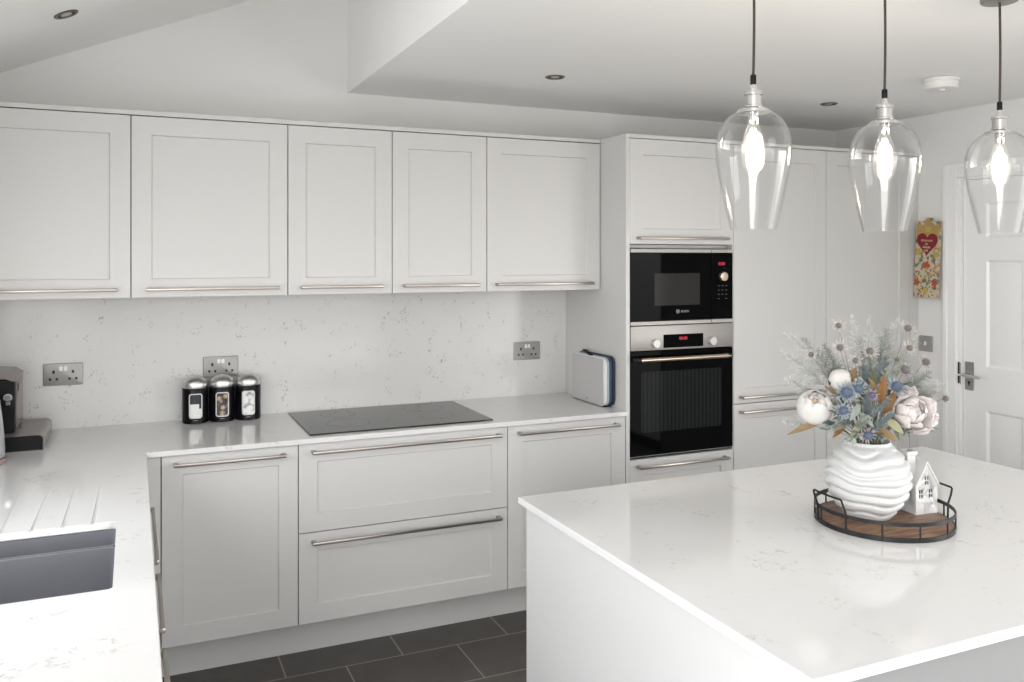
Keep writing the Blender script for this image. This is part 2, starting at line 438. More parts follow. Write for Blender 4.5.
def bar_handle(fn, parent, u0, u1, z):
    m = MB(fn)
    m.box(u0, u1, .0295, .039, z-.006, z+.006, .0022, 2)
    for a, b in ((u0, u0+.016), (u1-.016, u1)):
        m.box(a, b, .0, .030, z-.0065, z+.0065, .0015)
    return m.build('handle', M['handle'], parent)

def carcass(fn, parent, u0, u1, z0, z1, depth, front=-.0205):
    m = MB(fn); t = .018
    m.box(u0, u0+t, front-depth, front, z0, z1).box(u1-t, u1, front-depth, front, z0, z1)
    m.box(u0+t, u1-t, front-depth, front, z0, z0+t).box(u0+t, u1-t, front-depth, front, z1-t, z1)
    m.box(u0+t, u1-t, front-depth, front-depth+.008, z0+t, z1-t)
    return m.build('carcass', M['carcass'], parent)

g = .0018
B = back_map(YB)
# base units along the back wall
t = thing('base_cabinet', 'single door grey base cabinet in the corner, left of the two wide drawers', 'cabinet', (.25, YB, .15))
carcass(B, t, .0005, .4995, .15, .863, .55)
dd = shaker('door', B, t, g, .5-g, .15, .861); bar_handle(B, dd, .043, .449, .829)
t = thing('drawer_unit', 'wide grey unit of two deep pan drawers under the black hob', 'cabinet', (.95, YB, .15))
carcass(B, t, .5005, 1.3995, .15, .863, .55)
dd = shaker('drawer', B, t, .5+g, 1.4-g, .5105, .861); bar_handle(B, dd, .5505, 1.36, .829)
dd = shaker('drawer', B, t, .5+g, 1.4-g, .15, .507); bar_handle(B, dd, .5505, 1.36, .472)
t = thing('base_cabinet', 'grey base cabinet between the wide drawers and the oven tower, partly behind the island', 'cabinet', (1.7, YB, .15))
carcass(B, t, 1.4005, 1.9975, .15, .863, .55)
dd = shaker('door', B, t, 1.4+g, 1.998-g, .15, .861); bar_handle(B, dd, 1.445, 1.95, .829)
# corner post
solo(MB().box(-.0737+.001, -g, YB, YB+.02, .15, .861, .001).box(-.0937, -.0737, -1.128, YB-.001, .15, .861, .001), 'corner_post', M['cab'],
     'narrow grey filler strip in the inner corner of the base units', 'filler panel', (-.03, YB, .15))
# plinth along the back run
solo(MB().box(-.0, 1.998, -.5, -.484, 0, .148), 'plinth_board', M['cab'], 'long grey kickboard under the base units, meeting the dark floor tiles', 'plinth', (1, -.49, 0))

# left run (seen only by its handles past the worktop edge)
L = left_map(-.0737)
lefts = [(-1.73, -1.13, 'grey sink-run base unit nearest the corner, its handle just past the worktop edge'),
         (-2.163, -1.73, 'grey base unit of the sink run whose whole bar handle catches the light'),
         (-2.765, -2.163, 'grey sink-run base unit nearest the camera, only its handle end in frame')]
for (a, b, lab) in lefts:
    t = thing('base_cabinet', lab, 'cabinet', (-.064, (a+b)/2, .15), 'base units of the sink run')
    carcass(L, t, a+.0005, b-.0005, .15, .66, .53)
    dd = shaker('door', L, t, a+g, b-g, .15, .861); bar_handle(L, dd, a+.05, b-.045, .829)
solo(MB().box(-.18, -.164, -3.2, -.5005, 0, .148), 'plinth_board', M['cab'], 'grey kickboard under the sink run on the left', 'plinth', (-.17, -1.8, 0))

# wall units
Wm = back_map(YW)
wu = [(-.702, -.102, 'leftmost grey wall cabinet, cut by the left edge of the photo'),
      (-.102, .498, 'wide grey wall cabinet above the three canisters, second from the left'),
      (.498, .948, 'narrow grey wall cabinet above the left half of the hob'),
      (.948, 1.398, 'narrow grey wall cabinet above the right half of the hob'),
      (1.398, 1.997, 'wide grey wall cabinet at the right end of the row against the tall oven housing')]
hh = [(-.655, -.151), (-.047, .4605), (.550, .901), (.996, 1.350), (1.439, 1.946)]
for (a, b, lab), (h0, h1) in zip(wu, hh):
    t = thing('wall_cabinet', lab, 'wall cabinet', ((a+b)/2, YW, 1.4414), 'row of wall cabinets')
    carcass(Wm, t, a+.0005, b-.0005, 1.4414, 2.156, .342)
    dd = shaker('door', Wm, t, a+g, b-g, 1.4414, 2.1535, .072); bar_handle(Wm, dd, h0, h1, 1.4735)
solo(MB().box(-.703, 1.998, YW-.001, .01, 2.157, 2.1755, .0015), 'cornice_panel', M['cab'], 'long thin grey top panel over the row of wall cabinets', 'top panel', (.65, YW, 2.157))

# tall units
solo(MB().box(2.0, 2.0175, YB, .011, 0, 2.157, .001), 'end_panel', M['cab'], 'tall grey side panel of the oven tower facing the hob', 'end panel', (2.009, YB, 0))
t = thing('oven_housing', 'tall grey tower housing the built-in microwave and oven', 'tall cabinet', (2.318, YB, .15))
m = MB(B); f = -.0205
m.box(2.0185, 2.0225, f-.55, f+.018, .15, 2.156).box(2.6135, 2.6175, f-.55, f+.018, .15, 2.156)
m.box(2.0225, 2.6135, f-.55, f, 2.138, 2.156).box(2.0225, 2.6135, f-.55, f-.03, 1.642, 1.658).box(2.0225, 2.6135, f-.55, f-.02, .652, .664).box(2.0225, 2.6135, f-.55, f, .15, .166)
m.box(2.0225, 2.6135, f-.55, f-.542, .166, 2.138)
m.build('carcass', M['cab'], t)
dd = shaker('door', B, t, 2.0225, 2.6175-g, 1.661, 2.1545); bar_handle(B, dd, 2.0573, 2.568, 1.689)
dd = shaker('drawer', B, t, 2.0225, 2.6175-g, .15, .6505); bar_handle(B, dd, 2.0573, 2.570, .619)
for a, lab in ((2.618, 'tall grey larder cabinet just right of the oven tower'), (3.218, 'tall grey larder cabinet at the right end, behind the flowers')):
    t = thing('tall_cabinet', lab, 'tall cabinet', (a+.3, YB, .15), 'tall larder cabinets')
    carcass(B, t, a+.0005, a+.5995, .15, 2.156, .55)
    dd = shaker('upper_door', B, t, a+g, a+.6-g, .873, 2.1545); bar_handle(B, dd, a+.034, a+.566, .905)
    dd = shaker('lower_door', B, t, a+g, a+.6-g, .15, .8695); bar_handle(B, dd, a+.034, a+.566, .832)
solo(MB().box(3.8185, 3.884, YB, YB+.02, .15, 2.156, .001), 'filler_panel', M['cab'], 'narrow grey filler between the last larder cabinet and the right wall', 'filler panel', (3.85, YB, .15))
solo(MB().box(2.0, 3.884, YB, .01, 2.1575, 2.1755, .0015), 'cornice_panel', M['cab'], 'thin grey top panel over the oven tower and larder cabinets', 'top panel', (2.9, YB, 2.158))
solo(MB().box(2.0185, 3.884, -.5, -.484, 0, .148), 'plinth_board', M['cab'], 'grey kickboard under the tall cabinets behind the island', 'plinth', (2.9, -.49, 0))

# ------------------------------------------------------------------ worktops, splashback, sink
def boolean(o, cutters):
    for c in cutters:
        md = o.modifiers.new('cut', 'BOOLEAN'); md.operation = 'DIFFERENCE'; md.object = c; md.solver = 'EXACT'
    dg = bpy.context.evaluated_depsgraph_get(); dg.update()
    me = bpy.data.meshes.new_from_object(o.evaluated_get(dg))
    o.modifiers.clear(); old = o.data; o.data = me; me.name = old.name; bpy.data.meshes.remove(old)
    for c in cutters:
        dm = c.data; bpy.data.objects.remove(c); bpy.data.meshes.remove(dm)

mb = MB()
poly = [(XL+.001, -3.2), (-.051, -3.2), (-.051, -.62), (1.9985, -.62), (1.9985, -.0005), (XL+.001, -.0005)]
b_ = .0018
def inset(poly, d):
    n = len(poly); out = []
    for i in range(n):
        p0, p1, p2 = (Vector(poly[i-1]), Vector(poly[i]), Vector(poly[(i+1) % n]))
        e1 = (p1-p0).normalized(); e2 = (p2-p1).normalized()
        n1 = Vector((-e1.y, e1.x)); n2 = Vector((-e2.y, e2.x))
        k = (n1+n2)/(1+n1.dot(n2)); out.append(tuple(p1+k*d))
    return out
pi = inset(poly, b_)
mb.rings([[(*p, H-.02) for p in pi], [(*p, H-.02+b_) for p in poly], [(*p, H-b_) for p in poly], [(*p, H) for p in pi]])
wt = solo(mb, 'worktop', M['quartz'], 'white quartz worktop running from the sink round the corner to the oven tower', 'worktop', (0, 0, H-.02), smooth=0)
SX0, SX1, SY0, SY1 = -.545, -.1365, -1.979, -1.459
cut = [MB().prism(rrect(SX0, SX1, SY0, SY1, .012), H-.1, H+.05, 'xy').build('cutter', M['dark'])]
for i, gx in enumerate((-.472, -.400, -.3275, -.2555, -.184)):
    c = MB(); n = 24; rs = []
    for k in range(n+1):
        s = k/n; y = -1.04-.46*s; dz = .0008+.0048*s*(1 if s > .04 else s/.04)
        w_ = .0080*min(1, .25+s*6)
        rs.append([(gx-.009*s-w_, y, H+.004), (gx-.009*s+w_, y, H+.004), (gx-.009*s+w_*.8, y, H-dz*.5), (gx-.009*s, y, H-dz), (gx-.009*s-w_*.8, y, H-dz*.5)])
    cut.append(c.rings(rs).build('cutter', M['dark']))
boolean(wt, cut)

t = thing('sink', 'grey composite undermount sink with two bowls set in the left worktop', 'sink', (-.34, -1.72, .665))
def bowl(mb, x0, x1, y0, y1, ztop, zb, r=.014, th=.006):
    rs = []
    for (i, z) in ((-th, zb-th), (-th, ztop), (0, ztop), (.004, zb+.03), (.010, zb+.012), (.03, zb)):
        rs.append([(x, y, z) for x, y in rrect(x0+i, x1-i, y0+i, y1-i, max(r-max(i, 0)*.3, .006))])
    mb.rings(rs)
mb = MB(); bowl(mb, SX0+.002, SX1-.002, -1.598, SY1-.004, H-.0215, .72)
mb.build('small_bowl', M['sink'], t)
mb = MB(); bowl(mb, SX0+.002, SX1-.002, SY0+.002, -1.622, H-.0215, .68)
mb.build('main_bowl', M['sink'], t)
mb = MB(); mb.box(SX0+.002, SX1-.002, -1.6162, -1.6038, .72, H-.0225, .003, 2)
mb.build('divider', M['sink'], t)
for cy, zb in ((-1.53, .72), (-1.80, .68)):
    mb = MB(); mb.lathe([(.001, .002), (.035, .002), (.042, .0045), (.045, .001), (.045, 0)], (-.34, cy, zb), 24)
    mb.build('drain', M['chrome'], t)

sp = MB(); sp.box(XL+.001, 1.9985, 0, .0115, H-.018, 1.4395)
sp = solo(sp, 'splashback', M['splash'], 'white flecked quartz splashback between worktop and wall cabinets', 'splashback', (0, 0, H))

# ------------------------------------------------------------------ hob
t = thing('induction_hob', 'black glass induction hob set on the worktop above the wide drawers', 'hob', (.95, -.303, H))
mb = MB(); r = rrect(.552, 1.347, -.566, -.041, .006)
ri = rrect(.554, 1.345, -.564, -.043, .005)
mb.rings([[(*p, H+.0003) for p in r], [(*p, H+.0045) for p in r], [(*p, H+.006) for p in ri]]).build('glass_top', M['hobglass'], t, 20)
for (cx, cy, rr) in ((.75, -.17, .075), (.75, -.38, .09), (1.15, -.17, .09), (1.15, -.38, .075)):
    mb = MB(); mb.rings([[(cx+q*math.cos(2*PI*i/48), cy+q*math.sin(2*PI*i/48), H+.0062) for i in range(48)] for q in (rr, rr+.0015)], False, False)
    mb.build('zone_ring', M['legend'], t)
for i in range(9):
    mb = MB(); mb.box(.80+.03*i, .808+.03*i, -.545, -.5435, H+.0061, H+.0063); mb.build('touch_key', M['legend'], t)

# ------------------------------------------------------------------ microwave
t = thing('microwave', 'built-in black glass microwave with steel trims above the oven', 'microwave', (2.318, YB, 1.2785))
x0, x1, xs = 2.0235, 2.6125, 2.4846
MB().box(x0+.01, x1-.01, YB+.022, -.1, 1.2795, 1.636).build('body', M['black'], t)
mb = MB(); mb.box(x0, xs-.001, YB-.001, YB+.02, 1.298, 1.6195, .001); dg_ = mb.build('door', M['blackglass'], t)
mb = MB(); mb.box(2.1566, 2.4154, YB-.0016, YB-.0006, 1.370, 1.523, .0003); mb.build('window', M['mwglass'], dg_)
mb = MB(); mb.box(xs+.001, x1, YB-.001, YB+.02, 1.298, 1.6195, .001); cp = mb.build('control_panel', M['blackglass'], t)
for za, zb in ((1.6205, 1.6385), (1.2785, 1.297)):
    mb = MB(); mb.box(x0, xs-.001, YB-.003, YB+.02, za, zb, .0015).box(xs+.001, x1, YB-.003, YB+.02, za, zb, .0015)
    mb.build('trim_strip', M['steel'], t)
mb = MB(); mb.lathe([(.0235, 0), (.0235, -.012), (.021, -.016), (.017, -.0165), (.001, -.0165)], (2.5511, YB-.001, 1.505), 32, 'y')
kn = mb.build('knob', M['bronze'], cp)
text_mesh('clock_digits', '0:00', .023, M['red'], cp, (2.546, YB-.0015, 1.567))
mb = MB()
for r_ in range(4):
    for c_ in range(3):
        if r_ == 3 and c_ == 1: continue
        mb.box(2.523+.022*c_, 2.534+.022*c_, YB-.0014, YB-.0009, 1.458-.021*r_, 1.4605-.021*r_)
mb.build('button_legend', M['legend'], cp)
text_mesh('brand_lettering', 'BOSCH', .0140, M['logo'], dg_, (2.3285, YB-.0015, 1.3395))
mb = MB(); cc = (2.2880, YB-.0013, 1.3405)
mb.rings([[(cc[0]+q*math.cos(2*PI*i/24), cc[1]-o, cc[2]+q*math.sin(2*PI*i/24)) for i in range(24)] for q, o in ((.0095, 0), (.0095, .0004), (.0075, .0004), (.0075, 0))], False, False)
mb.box(cc[0]-.0055, cc[0]-.003, cc[1]-.0004, cc[1], cc[2]-.0065, cc[2]+.0065).box(cc[0]+.003, cc[0]+.0055, cc[1]-.0004, cc[1], cc[2]-.0065, cc[2]+.0065).box(cc[0]-.003, cc[0]+.003, cc[1]-.0004, cc[1], cc[2]-.0012, cc[2]+.0012)
mb.build('brand_emblem', M['logo'], dg_)

# ------------------------------------------------------------------ oven
t = thing('oven', 'built-in black glass oven with steel control panel and bronze bar handle', 'oven', (2.318, YB, .665))
MB().box(x0+.01, x1-.01, YB+.022, -.1, .666, 1.274).build('body', M['black'], t)
mb = MB(); mb.box(x0, x1, YB-.004, YB+.02, 1.1602, 1.2755, .002, 2); cp = mb.build('control_panel', M['steel'], t)
mb = MB(); mb.box(2.2043, 2.4331, YB-.0052, YB-.0035, 1.169, 1.232, .0005); ds = mb.build('display', M['blackglass'], cp)
text_mesh('clock_digits', '00:00', .021, M['red'], ds, (2.316, YB-.0057, 1.211))
for kx in (2.1572, 2.4834):
    mb = MB(); mb.lathe([(.021, 0), (.021, -.014), (.0185, -.018), (.001, -.018)], (kx, YB-.004, 1.192), 32, 'y')
    mb.box(kx-.002, kx+.002, YB-.0225, YB-.021, 1.197, 1.211)
    mb.build('knob', M['knobsteel'], cp)
mb = MB(); mb.box(x0, x1, YB-.002, YB+.02, .6665, 1.1575, .0015); od = mb.build('door', M['blackglass'], t)
mb = MB(); mb.prism(rrect(2.082, 2.545, .775, 1.06, .012), YB-.0027, YB-.0015, 'xz'); mb.build('window', M['ovenglass'], od)
mb = MB(); mb.tube([(2.052, YB-.045, 1.121), (2.562, YB-.045, 1.121)], .0105, 14)
oh = mb.build('handle', M['bronze'], od)
for hx in (2.030, 2.548):
    mb = MB(); mb.box(hx, hx+.024, YB-.055, YB-.002, 1.109, 1.132, .004, 2); mb.build('handle_mount', M['black'], oh)

# ------------------------------------------------------------------ sockets and switch
def socket(loc, label):
    t = thing('wall_socket', label, 'socket', loc, 'double sockets on the splashback')
    x, y, z = loc
    mb = MB(); mb.rings([[(x+u, y, z+v) for u, v in rrect(-.074, .074, -.046, .046, .004)], [(x+u, y-.006, z+v) for u, v in rrect(-.074, .074, -.046, .046, .004)], [(x+u, y-.008, z+v) for u, v in rrect(-.072, .072, -.044, .044, .004)]])
    mb.build('plate', M['socket'], t)
    for s in (-1, 1):
        mb = MB(); cx = x+s*.036
        mb.box(cx-.0045, cx+.0045, y-.0086, y-.0079, z+.004, z+.017).box(cx-.017, cx-.008, y-.0086, y-.0079, z-.024, z-.014).box(cx+.008, cx+.017, y-.0086, y-.0079, z-.024, z-.014)
        mb.build('pin_holes', M['dark'], t)
        mb = MB(); mb.box(x+s*.0085-.007, x+s*.0085+.007, y-.0125, y-.0079, z+.014, z+.034, .002)
        mb.build('rocker_switch', M['whiteplastic'], t)
    return t
s1_ = socket((-.360, 0, 1.1125), 'steel double socket on the splashback beside the coffee machine')
for loc, lab in (((.2633, 0, 1.112), 'steel double socket on the splashback behind the three canisters'), ((1.7695, 0, 1.1155), 'steel double socket on the splashback between hob and chopping boards')):
    c = copy_tree(s1_); c.location = loc; c['label'] = lab
t = thing('light_switch', 'steel single light switch on the right wall below the hanging plaque', 'switch', (XR, -.652, 1.1255))
mb = MB(); mb.rings([[(XR-o, -.652+u, 1.1255+v) for u, v in rrect(-.043+i, .043-i, -.043+i, .043-i, .004)] for o, i in ((0, 0), (.006, 0), (.008, .002))])
mb.build('plate', M['socket'], t)
mb = MB(); mb.box(XR-.012, XR-.0078, -.659, -.645, 1.115, 1.137, .002); mb.build('rocker_switch', M['whiteplastic'], t)

# ------------------------------------------------------------------ canisters
def content_mat(kind):
    m, nt, b = new_mat('canister_contents_'+kind)
    tc = nt.nodes.new('ShaderNodeTexCoord'); sx = nt.nodes.new('ShaderNodeSeparateXYZ')
    nt.links.new(tc.outputs['Object'], sx.inputs[0])
    vo = nt.nodes.new('ShaderNodeTexVoronoi'); nt.links.new(tc.outputs['Object'], vo.inputs['Vector'])
    r = nt.nodes.new('ShaderNodeValToRGB'); e = r.color_ramp.elements
    if kind == 'sachets':
        vo.inputs['Scale'].default_value = 70
        e[0].color = (.03, .035, .04, 1); e[1].color = (.72, .72, .70, 1); r.color_ramp.interpolation = 'CONSTANT'
        stp = math_node(nt, 'MULTIPLY', math_node(nt, 'GREATER_THAN', sx.outputs[0], .012), .02)
        v = math_node(nt, 'GREATER_THAN', math_node(nt, 'ADD', sx.outputs[2], stp), .085)
        v = math_node(nt, 'SUBTRACT', 1., v)
        v = math_node(nt, 'MULTIPLY', v, math_node(nt, 'ADD', .75, math_node(nt, 'MULTIPLY', vo.outputs['Distance'], .3)))
        e[1].position = .5; nt.links.new(v, r.inputs['Fac'])
    elif kind == 'biscuits':
        vo.inputs['Scale'].default_value = 55
        e[0].color = (.44, .36, .17, 1); e[1].color = (.05, .045, .05, 1); e[0].position = .3; e[1].position = .75
        n = r.color_ramp.elements.new(.5); n.color = (.22, .17, .15, 1)
        nt.links.new(vo.outputs['Distance'], r.inputs['Fac'])
    else:
        vo.inputs['Scale'].default_value = 45
        e[0].color = (.75, .75, .74, 1); e[1].color = (.20, .20, .20, 1); e[0].position = .5; e[1].position = .9
        nt.links.new(vo.outputs['Distance'], r.inputs['Fac'])
    nt.links.new(r.outputs['Color'], b.inputs['Base Color']); b.inputs['Roughness'].default_value = .15
    return m
def canister(x, y, kind, label):
    t = thing('canister', label, 'canister', (x, y, H), 'black storage canisters with steel domed lids')
    r = .0535; zb = .150
    mb = MB(); mb.lathe([(r-.003, .0005), (r, .003), (r, zb-.002), (r-.001, zb)], (x, y, H), 48); mb.build('body', M['canister'], t)
    mb = MB(); prof = [(r-.0035, zb), (r-.0025, zb+.003), (r-.0025, zb+.012)]
    for i in range(1, 13):
        a = PI/2*i/12; prof.append(((r-.0025)*math.cos(a), zb+.012+.040*math.sin(a)))
    mb.lathe(prof, (x, y, H), 48); mb.build('lid', M['steelv'], t)
    # curved window on the camera-facing side
    az = math.atan2(-4.0187-y, -.0979-x)+.03
    def wrap(u, v, o): return (x+(r+o)*math.cos(az+u/r), y+(r+o)*math.sin(az+u/r), H+v)
    def strip(o, i, n=6):
        out = []; R_ = rrect(-.0275+i, .0275-i, .024+i, .130-i, .011-i*.6, n)
        for (ua, va), (ub, vb) in zip(R_, R_[1:]+R_[:1]):
            k_ = 10 if abs(ub-ua) > .012 else 1
            out += [wrap(ua+(ub-ua)*q_/k_, va+(vb-va)*q_/k_, o) for q_ in range(k_)]
        return out
    mb = MB(); mb.rings([strip(-.001, 0), strip(.002, 0), strip(.002, .0042), strip(-.0005, .0042)], False, False)
    wf = mb.build('window_frame', M['framepale'], t)
    mb = MB(); nx, nz_ = 6, 10; a0 = []
    for j in range(nz_+1):
        a0.append([wrap(-.0237+.0474*i/nx, .0278+.0984*j/nz_, .0006) for i in range(nx+1)])
    mb.rings(a0, False, False, closed=False); mb.build('window_pane', content_mat(kind), wf)
    mb = MB()
    mb.rings([[wrap(u, v, .0004) for u in (-.009, -.006, -.003, 0, .003, .006, .009)] for v in (.0145, .0165)], False, False, closed=False)
    mb.build('printed_mark', M['logo'], t)
canister(.1525, -.071, 'sachets', 'black canister with steel dome lid, leftmost of three, dark-over-white contents in its window')
canister(.2625, -.071, 'biscuits', 'black canister with steel dome lid, middle of three, yellow-brown contents in its window')
canister(.3725, -.073, 'pods', 'black canister with steel dome lid, rightmost of three, white contents in its window')

# ------------------------------------------------------------------ chopping boards against the oven tower
bx, ya, yb_ = 1.948, -.166, -.474
t = thing('board_case', 'grey-fronted case holding chopping boards upright against the oven tower', 'chopping board case', (1.965, -.32, H))
mb = MB(); mb.prism(rrect(yb_, ya, H+.004, H+.228, .004), bx, bx+.004, 'yz'); cf = mb.build('front_panel', M['boardgrey'], t)
mb = MB(); mb.box(bx+.0042, 1.9975, yb_+.004, ya-.002, H, H+.006, .001).box(bx+.0042, 1.9975, ya-.007, ya-.002, H+.006, H+.18).box(1.994, 1.9975, yb_+.02, ya-.008, H+.006, H+.15); mb.build('base', M['black'], t)
mb = MB(); mb.prism(rrect(-.33, -.31, H+.018, H+.026, .003), bx-.0006, bx+.0002, 'yz'); mb.build('emblem', M['logo'], cf)
def board(x, th, m, y0, y1, ztop, tab, label):
    r = .034; outl = []
    for u, v in rrect(y0, y1, H+.0065, ztop, r): outl.append((u, v))
    mb = MB(); i = .0015
    pin = rrect(y0+i, y1-i, H+.0065+i, ztop-i, r)
    mb.rings([[(x, u, v) for u, v in pin], [(x+i, u, v) for u, v in outl], [(x+th-i, u, v) for u, v in outl], [(x+th, u, v) for u, v in pin]])
    o = solo(mb, 'chopping_board', m, label, 'chopping board', (x, (y0+y1)/2, H), 'chopping boards in the case')
    tb = MB(); tb.box(x+.001, x+th-.001, tab-.022, tab+.022, ztop-.0015, ztop+.007, .002, 2); tb.build('tab', M['black'], o)
board(1.9535, .010, M['boardwhite'], -.490, ya-.009, H+.233, -.335, 'white chopping board directly behind the grey case front')
board(1.9645, .008, M['boardpale'], -.497, ya-.009, H+.236, -.30, 'pale blue-grey chopping board, second behind the grey front')
board(1.9735, .009, M['boardblue'], -.506, ya-.009, H+.239, -.27, 'mid-blue chopping board, third behind the grey front')
board(1.9835, .010, M['boardnavy'], -.513, ya-.009, H+.243, -.23, 'dark navy chopping board at the back, nearest the oven tower')

# ------------------------------------------------------------------ coffee machine and kettle at the left edge
t = thing('coffee_machine', 'dark coffee machine with taupe sides on a wide drip base in the left corner', 'coffee machine', (-.55, -.22, H))
mb = MB()
pr_ = rrect(-.69, -.3985, 0, .058, .002)
prof = [(-.69, .0), (-.398, .0), (-.397, .040), (-.400, .050), (-.406, .056), (-.414, .058), (-.69, .058)]
mb.prism([(u, H+v) for u, v in prof], -.413, -.06, 'xz'); mb.build('drip_base', M['brownplastic'], t)
mb = MB(); mb.prism([(u, H+.003+v*.94) for u, v in [(-.688, .0), (-.401, .0), (-.400, .040), (-.403, .050), (-.409, .055), (-.416, .057), (-.688, .057)]], -.416, -.4128, 'xz'); mb.build('base_front', M['black'], t)
mb = MB(); mb.prism(rrect(-.69, -.497, H+.0585, H+.268, .012), -.30, -.10, 'xz'); bd = mb.build('body', M['brownplastic'], t)
mb = MB(); mb.prism(rrect(-.69, -.499, H+.0585, H+.255, .01), -.345, -.2995, 'xz'); mb.build('front_panel', M['black'], bd)
mb = MB(); mb.prism([(-.688, H+.262), (-.53, H+.262), (-.497, H+.250), (-.494, H+.262), (-.52, H+.280), (-.60, H+.286), (-.688, H+.286)], -.352, -.105, 'xz'); mb.build('lid', M['brownplastic'], t)
mb = MB(); mb.lathe([(.014, 0), (.015, -.03), (.011, -.034), (.001, -.034)], (-.518, -.345, H+.195), 20, 'y').box(-.526, -.510, -.375, -.349, H+.165, H+.195, .003); mb.build('spout', M['chrome'], t)
mb = MB(); mb.box(-.4975, -.4955, -.27, -.25, H+.205, H+.235, .0005); mb.build('side_button', M['black'], bd)

t = thing('kettle', 'pale grey kettle with a rosy base ring, mostly outside the left edge', 'kettle', (-.586, -.572, H))
c = (-.586, -.572, H)
mb = MB(); mb.lathe([(.078, 0), (.086, .002), (.087, .010), (.084, .016), (.078, .017)], c, 48); mb.build('base', M['rosering'], t)
mb = MB(); mb.lathe([(.075, .0175), (.0825, .022), (.083, .05), (.080, .10), (.074, .16), (.067, .215), (.060, .235), (.030, .243), (.001, .245)], c, 48); kb = mb.build('body', M['kettle'], t)
mb = MB(); mb.lathe([(.010, .2445), (.012, .262), (.006, .268), (.001, .268)], c, 20); mb.build('lid_knob', M['black'], t)
mb = MB(); mb.tube([(c[0]-.06, c[1], H+.22), (c[0]-.10, c[1], H+.225), (c[0]-.112, c[1], H+.20), (c[0]-.112, c[1], H+.09), (c[0]-.10, c[1], H+.06), (c[0]-.078, c[1], H+.055)], .009, 10); mb.build('handle', M['black'], t)
mb = MB(); mb.tube([(c[0], c[1]+.055, H+.17), (c[0], c[1]+.085, H+.205), (c[0], c[1]+.097, H+.222)], .016, 12, .011); mb.build('spout', M['kettle'], t)

# ------------------------------------------------------------------ island
IX0, IX1, IY0, IY1 = .955, 2.6355, -2.9025, -1.692
mb = MB(); i = .002
mb.rings([[(x, y, z) for x, y in ((IX0+q, IY0+q), (IX1-q, IY0+q), (IX1-q, IY1-q), (IX0+q, IY1-q))] for q, z in ((i, H-.0205), (0, H-.0185), (0, H-i), (i, H))])
solo(mb, 'island_worktop', M['quartz'], 'white quartz slab worktop on top of the kitchen island', 'worktop', (1.8, -2.3, H-.02), smooth=20)
t = thing('island_unit', 'white panelled kitchen island standing on the dark tiles', 'kitchen island', (1.8, -2.3, 0))
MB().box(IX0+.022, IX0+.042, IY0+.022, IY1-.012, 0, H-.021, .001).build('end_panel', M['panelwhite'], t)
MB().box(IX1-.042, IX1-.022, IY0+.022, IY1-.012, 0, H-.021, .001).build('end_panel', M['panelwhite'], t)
MB().box(IX0+.0425, IX1-.0425, IY0+.022, IY0+.042, 0, H-.021, .001).build('front_panel', M['islandfront'], t)  # front carries its shade in the panel colour
fnI = lambda u, o, z: (u, IY1-.034+o, z)
MB().box(IX0+.0425, IX1-.0425, IY0+.0425, IY1-.056, .14, H-.022).build('carcass', M['carcass'], t)
n = 3; wI = (IX1-IX0-.086)/n
for k in range(n):
    dd = shaker('door', fnI, t, IX0+.043+wI*k+g, IX0+.043+wI*(k+1)-g, .15, .861); bar_handle(fnI, dd, IX0+.043+wI*k+.05, IX0+.043+wI*(k+1)-.05, .829)
MB().box(IX0+.0425, IX1-.0425, IY1-.10, IY1-.085, 0, .139).build('plinth', M['cab'], t)

# ------------------------------------------------------------------ tray
TX, TY, TR = 1.7583, -2.3116, .1748
t = thing('serving_tray', 'round wooden tray with black wire gallery rail on the island', 'tray', (TX, TY, H))
mb = MB(); mb.lathe([(TR-.004, .002), (TR-.003, .0035), (TR-.003, .012), (TR-.005, .0135), (.001, .0135)], (TX, TY, H), 72); mb.build('base', M['wood'], t)
def band(r0, r1, z0, z1):
    return [[(TX+r*math.cos(2*PI*i/72), TY+r*math.sin(2*PI*i/72), H+z) for i in range(72)] for r, z in ((r0, z0), (r1, z0), (r1, z1), (r0, z1), (r0, z0))]
mb = MB(); mb.rings(band(TR-.0025, TR+.0008, .0005, .0130), False, False); mb.build('bottom_band', M['blackmetal'], t)
mb = MB(); mb.rings(band(TR-.0015, TR+.0015, .041, .0505), False, False); mb.build('top_rail', M['blackmetal'], t)
for k in range(12):
    a = math.radians(-168+30*k)
    mb = MB(); px, py = TX+TR*math.cos(a), TY+TR*math.sin(a)
    mb.tube([(px, py, H+.002), (px, py, H+.049)], .0022, 8); mb.build('post', M['blackmetal'], t)
for a0 in (175, -5):
    def hp_(da, dr, z):
        a = math.radians(a0+da); return (TX+(TR+dr)*math.cos(a), TY+(TR+dr)*math.sin(a), H+z)
    mb = MB(); mb.tube([hp_(-18, .002, .008), hp_(-18, .003, .05), hp_(-17.4, .012, .074), hp_(-16.5, .016, .088), hp_(-15.6, .0155, .0905), hp_(-8, .0135, .0905), hp_(0, .0125, .0905), hp_(8, .0135, .0905), hp_(15.6, .0155, .0905), hp_(16.5, .016, .088), hp_(17.4, .012, .074), hp_(18, .003, .05), hp_(18, .002, .008)], .0028, 8)
    mb.build('handle', M['blackmetal'], t)

